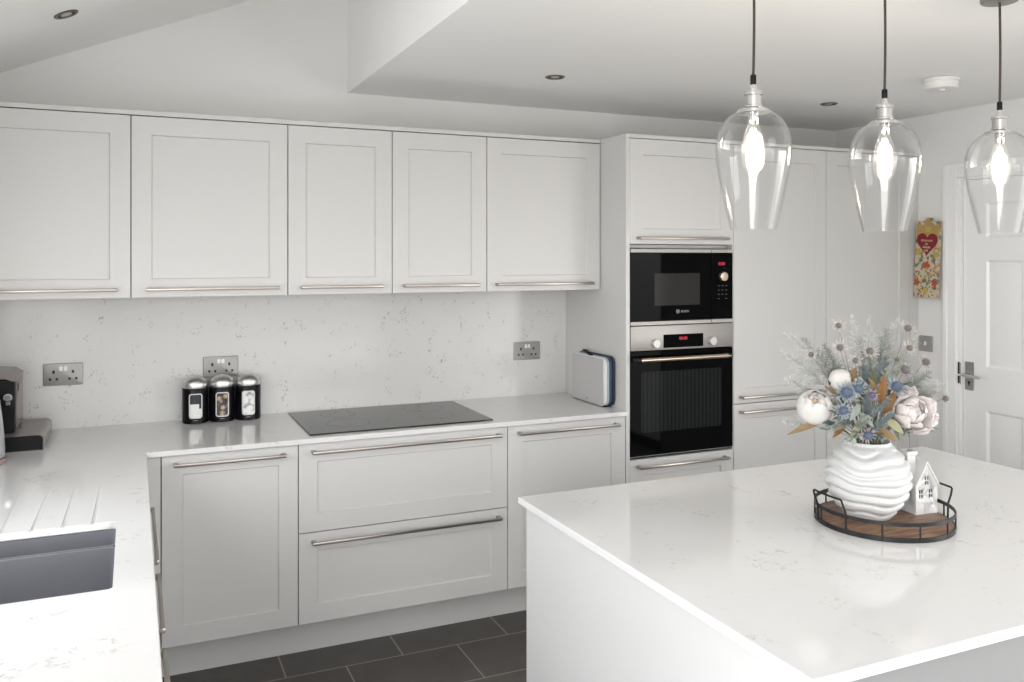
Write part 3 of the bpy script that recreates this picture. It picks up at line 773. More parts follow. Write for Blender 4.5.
# ------------------------------------------------------------------ vase
VX, VY, VZ = 1.7345, -2.2812, H+.0137
mb = MB(); n = 144; rs = []
keys = [(0, .058), (.008, .065), (.03, .083), (.06, .0995), (.09, .108), (.115, .1095), (.14, .104), (.165, .091), (.185, .073), (.196, .060), (.203, .058)]
def prof_r(z):
    for (z0, r0), (z1, r1) in zip(keys, keys[1:]):
        if z <= z1:
            s = (z-z0)/(z1-z0); s = s*s*(3-2*s)*.35+s*.65; return r0+(r1-r0)*s
    return keys[-1][1]
NZ = 120
for j in range(NZ+1):
    z = .203*j/NZ; ring = []
    for k in range(n):
        a = 2*PI*k/n
        ph = z/.027*2*PI + 1.25*math.sin(3*a+.8+z*14)+.8*math.sin(5*a-1.7-z*18)+1.1*math.sin(2*a+2.1+z*24)
        w_ = math.sin(ph)
        w_ = w_+.28*math.cos(2*ph)
        env = min(1, z/.02)*min(1, max(0, (.196-z)/.02))
        r = prof_r(z)+env*(.0036*w_)
        ring.append((VX+r*math.cos(a), VY+r*math.sin(a), VZ+z))
    rs.append(ring)
for r, z in ((.056, .2035), (.054, .198), (.056, .17), (.080, .12), (.070, .05), (.046, .012)):
    rs.append([(VX+r*math.cos(2*PI*k/n), VY+r*math.sin(2*PI*k/n), VZ+z) for k in range(n)])
mb.rings(rs)
solo(mb, 'vase', M['vase'], 'round matt white vase with rippled ridges standing on the tray', 'vase', (VX, VY, VZ), smooth=70)

# ------------------------------------------------------------------ ceramic house
t = thing('house_ornament', 'small white ceramic house with chimney and pierced windows on the tray', 'ornament', (1.888, -2.32, H+.0137))
ex = Vector((.0734, -.0067, 0)).normalized()            # along the gable front
ey = Vector((-ex.y, ex.x, 0))                           # depth, away from the camera
o0 = Vector((1.8526, -2.3367, H+.0137))
def hm(u, v, z): p = o0+ex*u+ey*v; return (p.x, p.y, p.z+z)
Wd, Dp, He, Ht = .074, .052, .079, .138
mb = MB(hm)
mb.rings([[(0, v, 0), (Wd, v, 0), (Wd, v, He), (Wd/2, v, Ht), (0, v, He)] for v in (0, Dp)])
hw = mb.build('walls', M['ceramic'], t, 20)
# hollow it and pierce the windows
cs = []
c_ = MB(hm); k = .004
c_.rings([[(k, v, k), (Wd-k, v, k), (Wd-k, v, He-.001), (Wd/2, v, Ht-.007), (k, v, He-.001)] for v in (k, Dp-k)]); cs.append(c_)
wins = []
for cx in (.017, .051):
    for i_ in (0, 1):
        for j_ in (0, 1):
            u0 = cx-.0065+.008*i_; z0 = .043+.0125*j_; wins.append((u0, u0+.0062, z0, z0+.0108))
for i_ in (0, 1):
    for j_ in (0, 1):
        u0 = Wd/2-.0065+.008*i_; z0 = .078+.0135*j_; wins.append((u0, u0+.0062, z0, z0+.0112))
for (a, b2, z0, z1) in wins:
    c_ = MB(hm); c_.box(a, b2, -.01, k+.002, z0, z1); cs.append(c_)
for v0 in (.018, .030):
    c_ = MB(hm); c_.box(-.01, k+.002, v0, v0+.0055, .045, .058); cs.append(c_)
boolean(hw, [c_.build('cutter', M['ceramic'], t) for c_ in cs])
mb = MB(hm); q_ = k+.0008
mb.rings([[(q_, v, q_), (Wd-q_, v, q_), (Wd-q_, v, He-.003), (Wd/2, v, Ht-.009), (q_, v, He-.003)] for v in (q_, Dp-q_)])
mb.build('painted_shade_core', M['dark'], hw)  # dark core added so the pierced windows look shaded inside
mb = MB(hm); ov, th = .0035, .004
sl = (Ht-He)/(Wd/2)
mb.rings([[(-ov, v, He-ov*sl), (Wd/2, v, Ht), (Wd+ov, v, He-ov*sl), (Wd+ov, v, He-ov*sl+th*1.6), (Wd/2, v, Ht+th*1.6), (-ov, v, He-ov*sl+th*1.6)] for v in (-ov, Dp+ov)])
mb.build('roof', M['ceramic'], t, 20)
mb = MB(hm)
def sq(cu, cv, s, z): return [(cu-s, cv-s, z), (cu+s, cv-s, z), (cu+s, cv+s, z), (cu-s, cv+s, z)]
mb.rings([sq(.008, .038, .015, .080), sq(.008, .038, .0135, .155), sq(.008, .038, .017, .158), sq(.008, .038, .017, .168), sq(.008, .038, .0125, .168), sq(.008, .038, .0115, .15)])
mb.build('chimney', M['ceramic'], t, 20)
mb = MB(hm); mb.box(Wd/2-.009, Wd/2+.009, -.0016, .0002, .003, .031, .0008); mb.box(Wd/2-.0065, Wd/2+.0065, -.0024, -.0014, .006, .028, .0004); mb.build('front_door', M['ceramic'], t)

# ------------------------------------------------------------------ bouquet
CAM = Vector((-.0979, -4.0187, 1.6026)); YAW = math.radians(23.9454); FPX = 855.37
D0 = 2.333
def fl(px, py, w=0.):
    """a point of the bouquet: offsets in metres from the vase axis, measured off the photograph at the vase's distance"""
    d = D0+w; u = (px-512)/FPX*d; z = CAM.z-(py-256.54)/FPX*d
    return Vector((CAM.x+d*math.sin(YAW)+u*math.cos(YAW), CAM.y+d*math.cos(YAW)-u*math.sin(YAW), z))
MOUTH = Vector((VX, VY, VZ+.19))
def fm(name, col, rough=.7, var=.2, vs=60): return mat(name, col, rough, spec=.25, var=var, vscale=vs)
def fp(name, col):
    m = fm(name, col, .75, .04, 30); nt = m.node_tree; b = nt.nodes['Principled BSDF']; out = nt.nodes['Material Output']
    tl = nt.nodes.new('ShaderNodeBsdfTranslucent'); mx = nt.nodes.new('ShaderNodeMixShader'); mx.inputs[0].default_value = .45
    nt.links.new(b.inputs['Base Color'].links[0].from_socket, tl.inputs['Color'])
    nt.links.new(b.outputs[0], mx.inputs[1]); nt.links.new(tl.outputs[0], mx.inputs[2]); nt.links.new(mx.outputs[0], out.inputs[0])
    return m
F = dict(
 white=fp('petal_white', (.78, .765, .745)), blush=fp('petal_blush', (.86, .825, .815)), heart=fm('petal_heart', (.40, .31, .22), .7, .1),
 blue=fm('thistle_blue', (.095, .118, .17)), violet=fm('thistle_violet', (.12, .10, .16)), grey=fm('thistle_grey', (.15, .135, .135)), brown=fm('thistle_brown', (.16, .135, .12)),
 bractblue=fm('bract_bluegrey', (.25, .29, .325)), bractpale=fm('bract_pale', (.42, .405, .38)), bractlilac=fm('bract_lilac', (.30, .245, .27)),
 plume=fm('plume_silver', (.46, .465, .445), .8, .12), plumed=fm('plume_sage', (.29, .31, .285), .8, .15),
 spruce=fm('spruce_blue', (.15, .18, .18), .7, .4, 90), rust=fm('leaf_rust', (.16, .072, .020), .5, .35, 50), tan=fm('leaf_tan', (.20, .135, .068), .6, .3, 50),
 lime=fm('leaf_lime', (.28, .28, .17), .6, .15), sage=fm('leaf_sage', (.27, .295, .255), .7, .2), teal=fm('leaf_teal', (.10, .135, .12), .65, .3), stem=fm('stem_green', (.09, .10, .06), .7, .2), stemgrey=fm('stem_grey', (.22, .215, .19), .7, .2))

def curve_pts(p, n=8, sag=.35):
    """stem from inside the vase out of its mouth to point p"""
    d = p-MOUTH; h = Vector((d.x, d.y, 0)); hl = h.length
    hdir = h.normalized() if hl > 1e-4 else Vector((1, 0, 0))
    m = MOUTH+hdir*min(.035, hl*.3)
    a = Vector((VX, VY, VZ+.09))+hdir*-.012
    c = m+Vector((0, 0, 1))*max(.01, d.z*sag)
    pts = [a, a.lerp(m, .5)]
    for i in range(n+1):
        s = i/n; pts.append(m*(1-s)**2+c*2*s*(1-s)+p*s*s)
    return pts

def stem_part(parent, p, r=.0016, m='stem', n=8):
    mb = MB(); pts = curve_pts(p, n); mb.tube(pts, r*1.3, 6, r*.8); mb.build('stem', F[m], parent)
    return (pts[-1]-pts[-2]).normalized()

def basis(ax):
    ax = ax.normalized(); t = Vector((0, 0, 1)) if abs(ax.z) < .9 else Vector((1, 0, 0))
    s = ax.cross(t).normalized(); return s, s.cross(ax).normalized(), ax

def petal(mb, c, S, U, A, phi, r, th0, th1, wid, ruff=0., open_=0., rnd=0., n=7, mth=8):
    """a cupped petal lying on a sphere of radius r about c; th measured from the axis A, base th0 to tip th1"""
    rows = []
    for j in range(mth+1):
        v = j/mth; th = th0+(th1-th0)*v; row = []
        w = wid*math.sin(PI*min(1, .16+.78*v**.8))**.7
        rr = r*(1+open_*v*v+ruff*math.sin(v*4+rnd)*.5)
        for i in range(n+1):
            u = -1+2*i/n
            a = phi+u*w/max(.25, math.sin(max(.2, min(PI-.2, th))))*.62
            tt = th+(.22*u*u*(1 if th1 < th0 else -1))*v*.9
            q = rr*(1+ruff*math.sin(u*5+rnd*3)*v*.6)
            row.append(tuple(c+(S*math.cos(a)+U*math.sin(a))*(q*math.sin(tt))+A*(q*math.cos(tt))))
        rows.append(row)
    # thickness: outer and inner sheet
    inn = [[tuple(Vector(p)+(c-Vector(p)).normalized()*.0009) for p in row] for row in rows]
    mb.rings(rows, False, False, closed=False); mb.rings(inn[::-1], False, False, closed=False)

def peony(name, label, p, r, face, kind, stemmat='stem'):
    t = thing(name, label, 'flower', tuple(p), 'large pale blooms in the vase')
    stem_part(t, p-Vector(face).normalized()*r*.7, .0022, stemmat)
    S, U, A = basis(Vector(face)); mb = MB(); rnd = random.Random(len(label))
    if kind == 'globe':
        for L_, (rr, k, t0, t1, w) in enumerate([(.66, 5, 2.4, .18, 1.1), (.78, 5, 2.5, .26, 1.2), (.89, 6, 2.6, .38, 1.25), (1., 6, 2.7, .52, 1.3)]):
            for i in range(k): petal(mb, p, S, U, A, 2*PI*i/k+L_*.7+rnd.uniform(-.15, .15), r*rr, t0, t1+rnd.uniform(-.1, .1), w, .02, 0, rnd.random()*6)
        mb.lathe([(r*.62*math.sin(PI*i/12), -r*.62*math.cos(PI*i/12)) for i in range(1, 12)], tuple(p), 20)
        mb.build('bloom', F['white'], t, 70)
        hb = MB(); hb.lathe([(r*.10, r*.45), (r*.17, r*.52), (r*.15, r*.60), (r*.06, r*.64), (.001, r*.63)], (0, 0, 0), 16)
        for v in hb.bm.verts: v.co = p+S*v.co.x+U*v.co.y+A*(v.co.z+r*.1)
        hb.build('heart', F['heart'], t, 70)
    else:
        for L_, (rr, k, t0, t1, w, op) in enumerate([(.45, 4, 2.2, .25, 1.0, .1), (.62, 5, 2.4, .45, 1.1, .15), (.80, 6, 2.5, .75, 1.0, .25), (.92, 6, 2.6, 1.05, 1.0, .30), (.95, 7, 2.6, 1.35, .95, .32)]):
            for i in range(k): petal(mb, p, S, U, A, 2*PI*i/k+L_*.9+rnd.uniform(-.25, .25), r*rr, t0, t1+rnd.uniform(-.18, .18), w, .07, op*.8, rnd.random()*6)
        mb.lathe([(r*.36*math.sin(PI*i/12), -r*.36*math.cos(PI*i/12)) for i in range(1, 12)], tuple(p), 20)
        mb.build('bloom', F['blush'], t, 70)
    sb = MB()
    for i in range(5): petal(sb, p, S, U, A, 2*PI*i/5, r*1.03, 2.85, 2.25, .55, 0, .05)
    sb.build('sepals', F['stem'], t, 70)

TC = Vector((-math.sin(YAW), -math.cos(YAW), 0))        # horizontally towards the camera
RT = Vector((math.cos(YAW), -math.sin(YAW), 0))
peony('peony_flower', 'large closed white globe-shaped bloom at the left of the bouquet', fl(814.5, 407.5, -.075), .046, TC*.75+Vector((0, 0, .75))-RT*.25, 'globe')
peony('ranunculus_flower', 'small white cupped bloom above the large white globe bloom', fl(840.5, 380.5, -.05), .031, TC*.5+Vector((0, 0, .25))+RT*.85, 'globe')
peony('peony_flower', 'large open blush-white bloom with ruffled petals at the right of the bouquet', fl(913, 411, -.07), .054, TC*.85+Vector((0, 0, .45))+RT*.12, 'open')

def spike(mb, a, b, r, n=4):
    a = Vector(a); b = Vector(b); S, U, A = basis(b-a)
    ring = [tuple(a+(S*math.cos(2*PI*k/n)+U*math.sin(2*PI*k/n))*r) for k in range(n)]
    V = [mb._v(p) for p in ring]; tip = mb._v(tuple(b))
    for k in range(n): mb.bm.faces.new((V[k], V[(k+1) % n], tip))

def thistle(label, p, r, face, head, bract, nb=12, blen=1.9):
    t = thing('thistle_flower', label, 'flower', tuple(p), 'thistles in the vase')
    rnd = random.Random(label)
    stem_part(t, p-Vector(face).normalized()*r*.8, .0013, 'stemgrey')
    S, U, A = basis(Vector(face))
    mb = MB(); ell = 1.15
    prof = [(r*.5*math.sin(PI*i/8)*1.7, -r*ell*math.cos(PI*i/8)) for i in range(1, 8)]
    mb.lathe([(q*.95, z*.8) for q, z in prof], (0, 0, 0), 12)
    for v in mb.bm.verts: v.co = p+S*v.co.x+U*v.co.y+A*v.co.z
    N = 110
    for i in range(N):
        z = 1-2*(i+.5)/N; a = i*2.39996
        dv = S*math.sqrt(1-z*z)*math.cos(a)+U*math.sqrt(1-z*z)*math.sin(a)+A*z
        spike(mb, p+dv*r*.72, p+dv*r*(1.12+.15*rnd.random()), r*.085)
    mb.build('head', F[head], t, 70)
    bb = MB(); c = p-A*r*.55
    for i in range(nb):
        a = 2*PI*i/nb+rnd.uniform(-.1, .1); dv = S*math.cos(a)+U*math.sin(a); sd = A.cross(dv)
        ln = r*blen*rnd.uniform(.85, 1.15); lift = rnd.uniform(.15, .5)
        pts = []
        for s, w in ((.3, .10), (.55, .20), (.75, .13), (1., .01)):
            q = c+dv*ln*s+A*(ln*lift*s*s); pts.append((q, w*r))
        up = [tuple(q+sd*w) for q, w in pts]; dn = [tuple(q-sd*w) for q, w in pts]; md = [tuple(q+A*w*.5) for q, w in pts]; mu = [tuple(q-A*w*.4) for q, w in pts]
        bb.rings([[up[k], md[k], dn[k], mu[k]] for k in range(4)])
    bb.build('bracts', F[bract], t, 30)

th = [  # px, py, depth, radius, head, bract, label, lean
 (846.5, 392.5, -.115, .0155, 'blue', 'bractblue', 'deep blue thistle right of the large white globe bloom, below the small white one', (0, .4)),
 (858.5, 388.5, -.11, .0115, 'blue', 'bractblue', 'paler blue thistle just right of the deep blue one', (.1, .3)),
 (843.5, 410.5, -.125, .0115, 'blue', 'bractblue', 'grey-blue thistle with wide pale bracts, lower right of the large globe bloom', (-.1, .1)),
 (872, 395, -.12, .0090, 'violet', 'bractlilac', 'small lilac thistle in the centre of the bouquet', (.1, .3)),
 (868.5, 435.5, -.14, .0120, 'blue', 'bractlilac', 'violet-blue thistle drooping over the rim of the vase', (0, -.25)),
 (897, 386.5, -.10, .0150, 'blue', 'bractblue', 'dark blue thistle above the blush bloom', (.3, .5)),
 (905.5, 370, -.05, .0120, 'grey', 'bractlilac', 'grey-violet thistle above right, behind the dark blue one', (.3, .6)),
 (838.5, 325.5, -.02, .0080, 'brown', 'bractpale', 'topmost grey-brown thistle on the left side', (-.2, .8)),
 (840, 347.5, -.04, .0095, 'grey', 'bractpale', 'pale grey thistle below the topmost left one', (-.2, .7)),
 (811, 354.5, -.03, .0070, 'grey', 'bractpale', 'small star-shaped pale thistle among the left plumes', (-.6, .5)),
 (855.5, 360.5, -.05, .0080, 'grey', 'bractpale', 'small dark-centred thistle above the small white bloom', (-.1, .8)),
 (870, 351, -.02, .0095, 'brown', 'bractpale', 'brown-grey thistle in the middle of the upper spray', (.05, .8)),
 (908, 328, .02, .0100, 'grey', 'bractpale', 'topmost pale thistle on the right side', (.3, .8)),
 (909.5, 348, .0, .0085, 'brown', 'bractpale', 'small brown-centred thistle below the topmost right one', (.35, .7)),
 (926, 362, .01, .0105, 'brown', 'bractlilac', 'fluffy brown thistle against the white wall beside the light switch', (.7, .6)),
 (945.5, 398.5, .0, .0085, 'brown', 'bractlilac', 'rightmost small brown thistle, in front of the door frame', (.9, .2)),
 (897, 359.5, -.02, .0060, 'brown', 'sage', 'tiny bud-like thistle at the centre right of the upper spray', (.2, .8)),
]
for (px, py, w, r, hd, br, lab, (lx, lz)) in th:
    thistle(lab, fl(px, py, w), r, TC*.75+RT*lx+Vector((0, 0, lz)), hd, br, 16 if br == 'bractpale' else 14, 3.1 if br == 'bractpale' else 2.2)

def plume(label, p, m, width=.030, length=.16, n=190, grp='feathery plumes in the vase', name='plume_spray', thick=.0009):
    t = thing(name, label, 'dried spray', tuple(p), grp)
    rnd = random.Random(label)
    pts = curve_pts(p, 12, .5); mb = MB(); mb.tube(pts, .0013, 6, .0005); mb.build('stem', F['stemgrey'], t)
    # arc-length walk back from the tip
    segs = []; acc = 0
    for a, b in zip(pts[::-1], pts[::-1][1:]):
        segs.append((a, b, acc)); acc += (a-b).length
    mb = MB()
    for k in range(n):
        s = length*((k+rnd.random())/n)**.9
        for a, b, a0 in segs:
            if a0+(a-b).length >= s: break
        q = a.lerp(b, min(1, (s-a0)/max(1e-6, (a-b).length))); dr = (a-b).normalized()
        S, U, A = basis(dr); an = rnd.random()*2*PI
        f = min(1, .25+s/length*1.3)
        ln = width*f*rnd.uniform(.4, 1.35)
        e = q+(S*math.cos(an)+U*math.sin(an))*ln*.85+A*ln*.65
        mid = q.lerp(e, .5)+A*ln*.14
        mb.tube([q, mid, e], thick*rnd.uniform(.8, 1.3), 3, thick*.5)
        if rnd.random() < .7:
            for kk in (.45, .75, 1.):
                z = q.lerp(e, kk); d2 = Vector((rnd.gauss(0, 1), rnd.gauss(0, 1), rnd.gauss(0, 1)+.6)).normalized()
                spike(mb, z, z+d2*ln*.34, thick*.9, 3)
    mb.build('fronds', F[m], t, 0)

pl = [
 (784, 331, .03, 'plume', .026, .17, 'long silver plume arching to the far upper left'),
 (781, 352, -.01, 'plume', .028, .15, 'silver plume at the far left, level with the cabinet handles'),
 (785, 379, -.05, 'plume', .024, .12, 'low silver plume just left above the large globe bloom'),
 (783, 421, -.08, 'plume', .014, .06, 'thin pale frond poking out below left of the globe bloom'),
 (802, 338, .05, 'plumed', .030, .15, 'sage-grey plume behind the left star thistle'),
 (824, 345, .05, 'plumed', .034, .15, 'bushy sage plume rising behind the small white bloom'),
 (852, 315, .02, 'plume', .020, .13, 'tall slender silver plume left of the centre top'),
 (869, 314, .03, 'plume', .020, .14, 'tallest slender silver plume at the centre top'),
 (886, 330, .05, 'plumed', .036, .16, 'broad grey-green plume at the centre right top'),
 (898, 318, .06, 'plume', .024, .15, 'silver plume behind the topmost right thistle'),
 (917, 336, .05, 'plume', .034, .16, 'wide silver plume leaning right towards the light switch'),
 (930, 372, .03, 'plumed', .032, .13, 'sage-grey plume spreading over the white wall at right'),
 (944, 381, .01, 'plume', .028, .13, 'rightmost silver plume crossing the door frame'),
 (936, 392, -.02, 'plumed', .026, .10, 'feathery grey plume just above the blush bloom'),
 (938, 428, -.04, 'plumed', .012, .06, 'thin dark frond below the blush bloom at right'),
 (860, 338, .07, 'plumed', .038, .17, 'hazy grey plume at the back of the bouquet'),
]
for (px, py, w, m, wd, ln, lab) in pl: plume(lab, fl(px, py, w), m, wd, ln)

def sprig(label, a, b, m, ln=.019, n=170):
    """needle-leaved sprig from a (base) to b (tip), its stem running down into the vase"""
    t = thing('spruce_sprig', label, 'foliage sprig', tuple(a), 'blue-green sprigs in the vase')
    rnd = random.Random(label)
    st = curve_pts(a, 6); mb = MB(); mb.tube(st+[a.lerp(b, .5), b], .0016, 6, .0010); mb.build('stem', F['stem'], t)
    mb = MB(); A0 = (b-a)
    for k in range(n):
        s = k/n; q = a+A0*s; S, U, A = basis(A0); an = rnd.random()*2*PI
        f = (1-.45*s)
        spike(mb, q, q+(S*math.cos(an)+U*math.sin(an))*ln*f*.8+A*ln*f*.75, .0021, 4)
    mb.build('needles', F[m], t, 0)
sp_ = [((862, 424, -.11), (889, 399, -.125), 'spruce', 'blue-green needled sprig pointing up right beside the rust leaves'),
       ((866, 415, -.10), (868, 394, -.115), 'spruce', 'upright blue-green sprig in the middle of the bouquet'),
       ((838, 428, -.09), (824, 421, -.10), 'spruce', 'short dark blue-green sprig under the large globe bloom'),
       ((872, 430, -.12), (893, 413, -.14), 'spruce', 'lower blue-green sprig just left of the blush bloom'),
       ((850, 421, -.10), (832, 428, -.125), 'sage', 'grey-green sprig drooping to the rim at left'),
       ((856, 428, -.11), (868, 418, -.14), 'sage', 'pale sage sprig low in the centre'),
       ((868, 385, -.05), (866, 366, -.05), 'spruce', 'green sprig high in the centre, behind the thistles'),
       ((884, 380, -.06), (902, 364, -.04), 'sage', 'grey-green sprig behind the dark blue thistle'),
       ((875, 378, -.05), (884, 358, -.03), 'spruce', 'green sprig right of the bouquet centre, above the rust leaves')]
for a, b, m, lab in sp_: sprig(lab, fl(*a), fl(*b), m)

def leaf(label, base, tip, wid, m, normal, curl=.25, name='leaf_spray'):
    t = thing(name, label, 'leaf', tuple(base), 'autumn leaves in the vase')
    pts = curve_pts(base, 6); mb = MB(); mb.tube(pts, .0012, 6, .0009); mb.build('stem', F['stem'], t)
    mb = MB(); A = tip-base; ln = A.length; A.normalize(); N = Vector(normal); N = (N-A*N.dot(A)).normalized(); S = A.cross(N)
    top, bot = [], []
    for j in range(11):
        s = j/10; w = wid*math.sin(PI*min(.995, s*.97+.02))**.8*(1-.25*s)
        c = base+A*ln*s-N*curl*ln*s*s
        rt = [tuple(c+S*w*k+N*abs(k)*w*.28) for k in (-1, -.5, 0, .5, 1)]
        top.append(rt); bot.append([tuple(Vector(q)-N*.0007) for q in rt])
    mb.rings(top, False, False, closed=False); mb.rings(bot, False, False, closed=False)
    mb.build('blade', F[m], t, 60)
lv = [((824, 421, -.09), (789, 431, -.10), .0095, 'tan', 'long tan leaf sticking out below left of the globe bloom'),
      ((880, 404, -.11), (886, 377, -.13), .0125, 'rust', 'glossy rust-brown leaf standing upright in the centre'),
      ((884, 414, -.10), (896, 391, -.12), .0125, 'rust', 'rust-brown leaf beside the blush bloom'),
      ((878, 396, -.09), (872, 378, -.10), .009, 'tan', 'small golden leaf above the rust leaves'),
      ((872, 428, -.12), (899, 438, -.145), .0150, 'tan', 'broad rust leaf lying over the vase rim at right'),
      ((892, 425, -.12), (902, 441, -.13), .006, 'stem', 'narrow dark leaf hanging right of the vase rim'),
      ((886, 420, -.12), (904, 431, -.15), .0145, 'lime', 'pale lime cupped leaf under the blush bloom'),
      ((838, 395, -.07), (828, 386, -.08), .008, 'tan', 'small tan leaf between the two white blooms'),
      ((846, 384, -.04), (856, 368, -.05), .012, 'tan', 'golden-beige leaf behind the small white bloom'),
      ((846, 424, -.10), (834, 436, -.12), .008, 'rust', 'small rust leaf hanging under the globe bloom'),
      ((860, 404, -.10), (852, 418, -.135), .010, 'sage', 'pale sage leaf below the grey-blue thistle'),
      ((858, 412, -.10), (874, 424, -.14), .010, 'sage', 'pale sage leaf in the lower centre'),
      ((852, 408, -.09), (838, 420, -.13), .010, 'sage', 'pale sage leaf beside the globe bloom'),
      ((864, 420, -.10), (852, 434, -.13), .010, 'lime', 'yellowish leaf low over the front rim'),
      ((870, 400, -.09), (862, 376, -.08), .012, 'sage', 'green-grey leaf rising behind the paler blue thistle'),
      ((884, 392, -.08), (898, 372, -.06), .011, 'sage', 'green-grey leaf behind the dark blue thistle'),
      ((876, 388, -.07), (872, 366, -.05), .010, 'stem', 'dark green leaf in the centre behind the golden leaf')]
def spray(label, base, tip, m, wid, k=9):
    t = thing('foliage_spray', label, 'foliage sprig', tuple(base), 'leafy sprays in the vase')
    rnd = random.Random(label); st = curve_pts(base, 6)
    mb = MB(); mb.tube(st+[base.lerp(tip, .5), tip], .0014, 6, .0008); mb.build('stem', F['stem'], t)
    A0 = tip-base; L0 = A0.length
    for q_ in range(k):
        s_ = (q_+.5)/k; a = base+A0*s_; S, U, A = basis(A0); an = q_*2.4+rnd.uniform(-.4, .4)
        d = (S*math.cos(an)+U*math.sin(an))*.8+A*rnd.uniform(.4, .9); d.normalize()
        ln = L0*.42*(1-.35*s_)*rnd.uniform(.8, 1.2); S2, U2, A2 = basis(d); N = (Vector((0, 0, 1))-A2*A2.z+TC*.3); N = (N-A2*N.dot(A2)).normalized(); sd = A2.cross(N)
        top, bot = [], []
        mb = MB()
        for j in range(7):
            v = j/6; w = wid*math.sin(PI*min(.99, v*.95+.03))**.8; c = a+A2*ln*v-N*.25*ln*v*v
            rt = [tuple(c+sd*w*z_+N*abs(z_)*w*.3) for z_ in (-1, -.5, 0, .5, 1)]; top.append(rt); bot.append([tuple(Vector(x_)-N*.0006) for x_ in rt])
        mb.rings(top, False, False, closed=False); mb.rings(bot, False, False, closed=False); mb.build('leaf', F[m], t, 60)
for a, b, m, wd, lab in [
    ((848, 412, -.05), (828, 398, -.08), 'sage', .0075, 'grey-green leafy spray between the two white blooms'),
    ((852, 424, -.08), (836, 414, -.13), 'teal', .0065, 'dark teal leafy spray just right of the large globe bloom'),
    ((862, 426, -.10), (852, 440, -.145), 'sage', .0070, 'sage leafy spray hanging over the front of the vase rim'),
    ((874, 424, -.10), (882, 438, -.145), 'teal', .0060, 'teal leafy spray hanging over the rim right of the violet thistle'),
    ((866, 408, -.08), (862, 384, -.09), 'teal', .0070, 'dark green leafy spray in the middle behind the pale blue thistle'),
    ((878, 404, -.07), (890, 372, -.05), 'sage', .0080, 'sage leafy spray rising behind the rust leaves'),
    ((888, 402, -.06), (906, 384, -.06), 'teal', .0070, 'teal leafy spray above the blush bloom'),
    ((858, 396, -.04), (852, 372, -.03), 'sage', .0080, 'pale grey-green leafy spray behind the small white bloom'),
    ((872, 384, -.03), (870, 358, .0), 'sage', .0075, 'pale leafy spray in the middle of the upper bouquet'),
    ((890, 426, -.08), (910, 433, -.11), 'teal', .0060, 'dark leafy spray under the blush bloom'),
    ((842, 424, -.07), (826, 430, -.10), 'sage', .0065, 'sage leafy spray under the large globe bloom')]:
    spray(lab, fl(*a), fl(*b), m, wd)
for a, b, wd, m, lab in lv: leaf(lab, fl(*a), fl(*b), wd, m, TC*.8+Vector((0, 0, .6)))

# ------------------------------------------------------------------ pendants
def pendant(x, y, label):
    t = thing('pendant_light', label, 'pendant light', (x, y, ZC), 'row of glass pendants over the island')
    zb = 1.671
    mb = MB(); mb.lathe([(.050, 0), (.052, -.003), (.052, -.022), (.048, -.026), (.001, -.026)], (x, y, ZC), 40); mb.build('ceiling_rose', M['steel'], t)
    mb = MB(); k = 10; z0, z1 = ZC-.026, zb+.385
    mb.tube([(x+.0025*math.sin(PI*i/k*1.0), y, z0+(z1-z0)*i/k) for i in range(k+1)], .0034, 10); mb.build('cord', M['cord'], t)
    mb = MB(); mb.lathe([(.007, .388), (.0075, .384), (.0075, .366), (.006, .362)], (x, y, zb), 16); mb.build('cord_grip', M['black'], t)
    mb = MB(); mb.lathe([(.006, .364), (.009, .358), (.010, .349), (.022, .346), (.0235, .341), (.0235, .337), (.0205, .335), (.0205, .312), (.024, .310), (.024, .306), (.0205, .304), (.036, .3015), (.040, .299), (.040, .292), (.030, .290), (.001, .290)], (x, y, zb), 36)
    lh = mb.build('lamp_holder', M['chrome'], t)
    mb = MB(); mb.lathe([(.003, 0), (.0045, -.002), (.0045, -.014), (.001, -.015)], (x+.0395, y-.004, zb+.306), 12); mb.build('thumb_screw', M['chrome'], lh)
    outer = [(r_*.975 if z_ < .29 else r_, z_) for r_, z_ in [(.0415, .300), (.0425, .296), (.050, .291), (.064, .282), (.077, .268), (.087, .250), (.0935, .228), (.0955, .205), (.0945, .180), (.0905, .150), (.0845, .118), (.0770, .082), (.0690, .046), (.0600, .010), (.0575, .0)]]
    inner = [(max(r-.0022, .001), z) for r, z in outer[::-1]]
    mb = MB(); mb.lathe(outer+inner, (x, y, zb), 72, cap0=False, cap1=False)
    # close the two rims
    mb.build('glass_shade', M['glass'], t, 60)
    b = [(.0125, .290), (.0125, .272), (.014, .262), (.022, .240), (.029, .212), (.031, .190), (.028, .166), (.020, .148), (.010, .140), (.001, .139)]
    mb = MB(); mb.lathe(b, (x, y, zb), 32, cap0=False); bl = mb.build('bulb', M['bulb'], t, 60)
    mb = MB()
    for i in range(6):
        a = 2*PI*i/6+.3
        mb.tube([(x+.005*math.cos(a), y+.005*math.sin(a), zb+.252), (x+.013*math.cos(a+.25), y+.013*math.sin(a+.25), zb+.205), (x+.0055*math.cos(a+.5), y+.0055*math.sin(a+.5), zb+.160)], .0019, 6)
    mb.build('filament', M['filament'], bl)
    mb = MB(); mb.lathe([(.0135, .2905), (.0135, .268), (.012, .264), (.001, .264)], (x, y, zb), 20); mb.build('cap', M['chrome'], bl)
    return t
pend = pendant(1.329, -2.30, 'clear glass pendant light over the island, leftmost of the three and nearest the hob')
for x, lab in ((1.782, 'clear glass pendant light over the island, middle of the three'), (2.243, 'clear glass pendant light over the island, rightmost, with its ceiling rose in view')):
    c = copy_tree(pend); c.location = (x, -2.295, ZC); c['label'] = lab

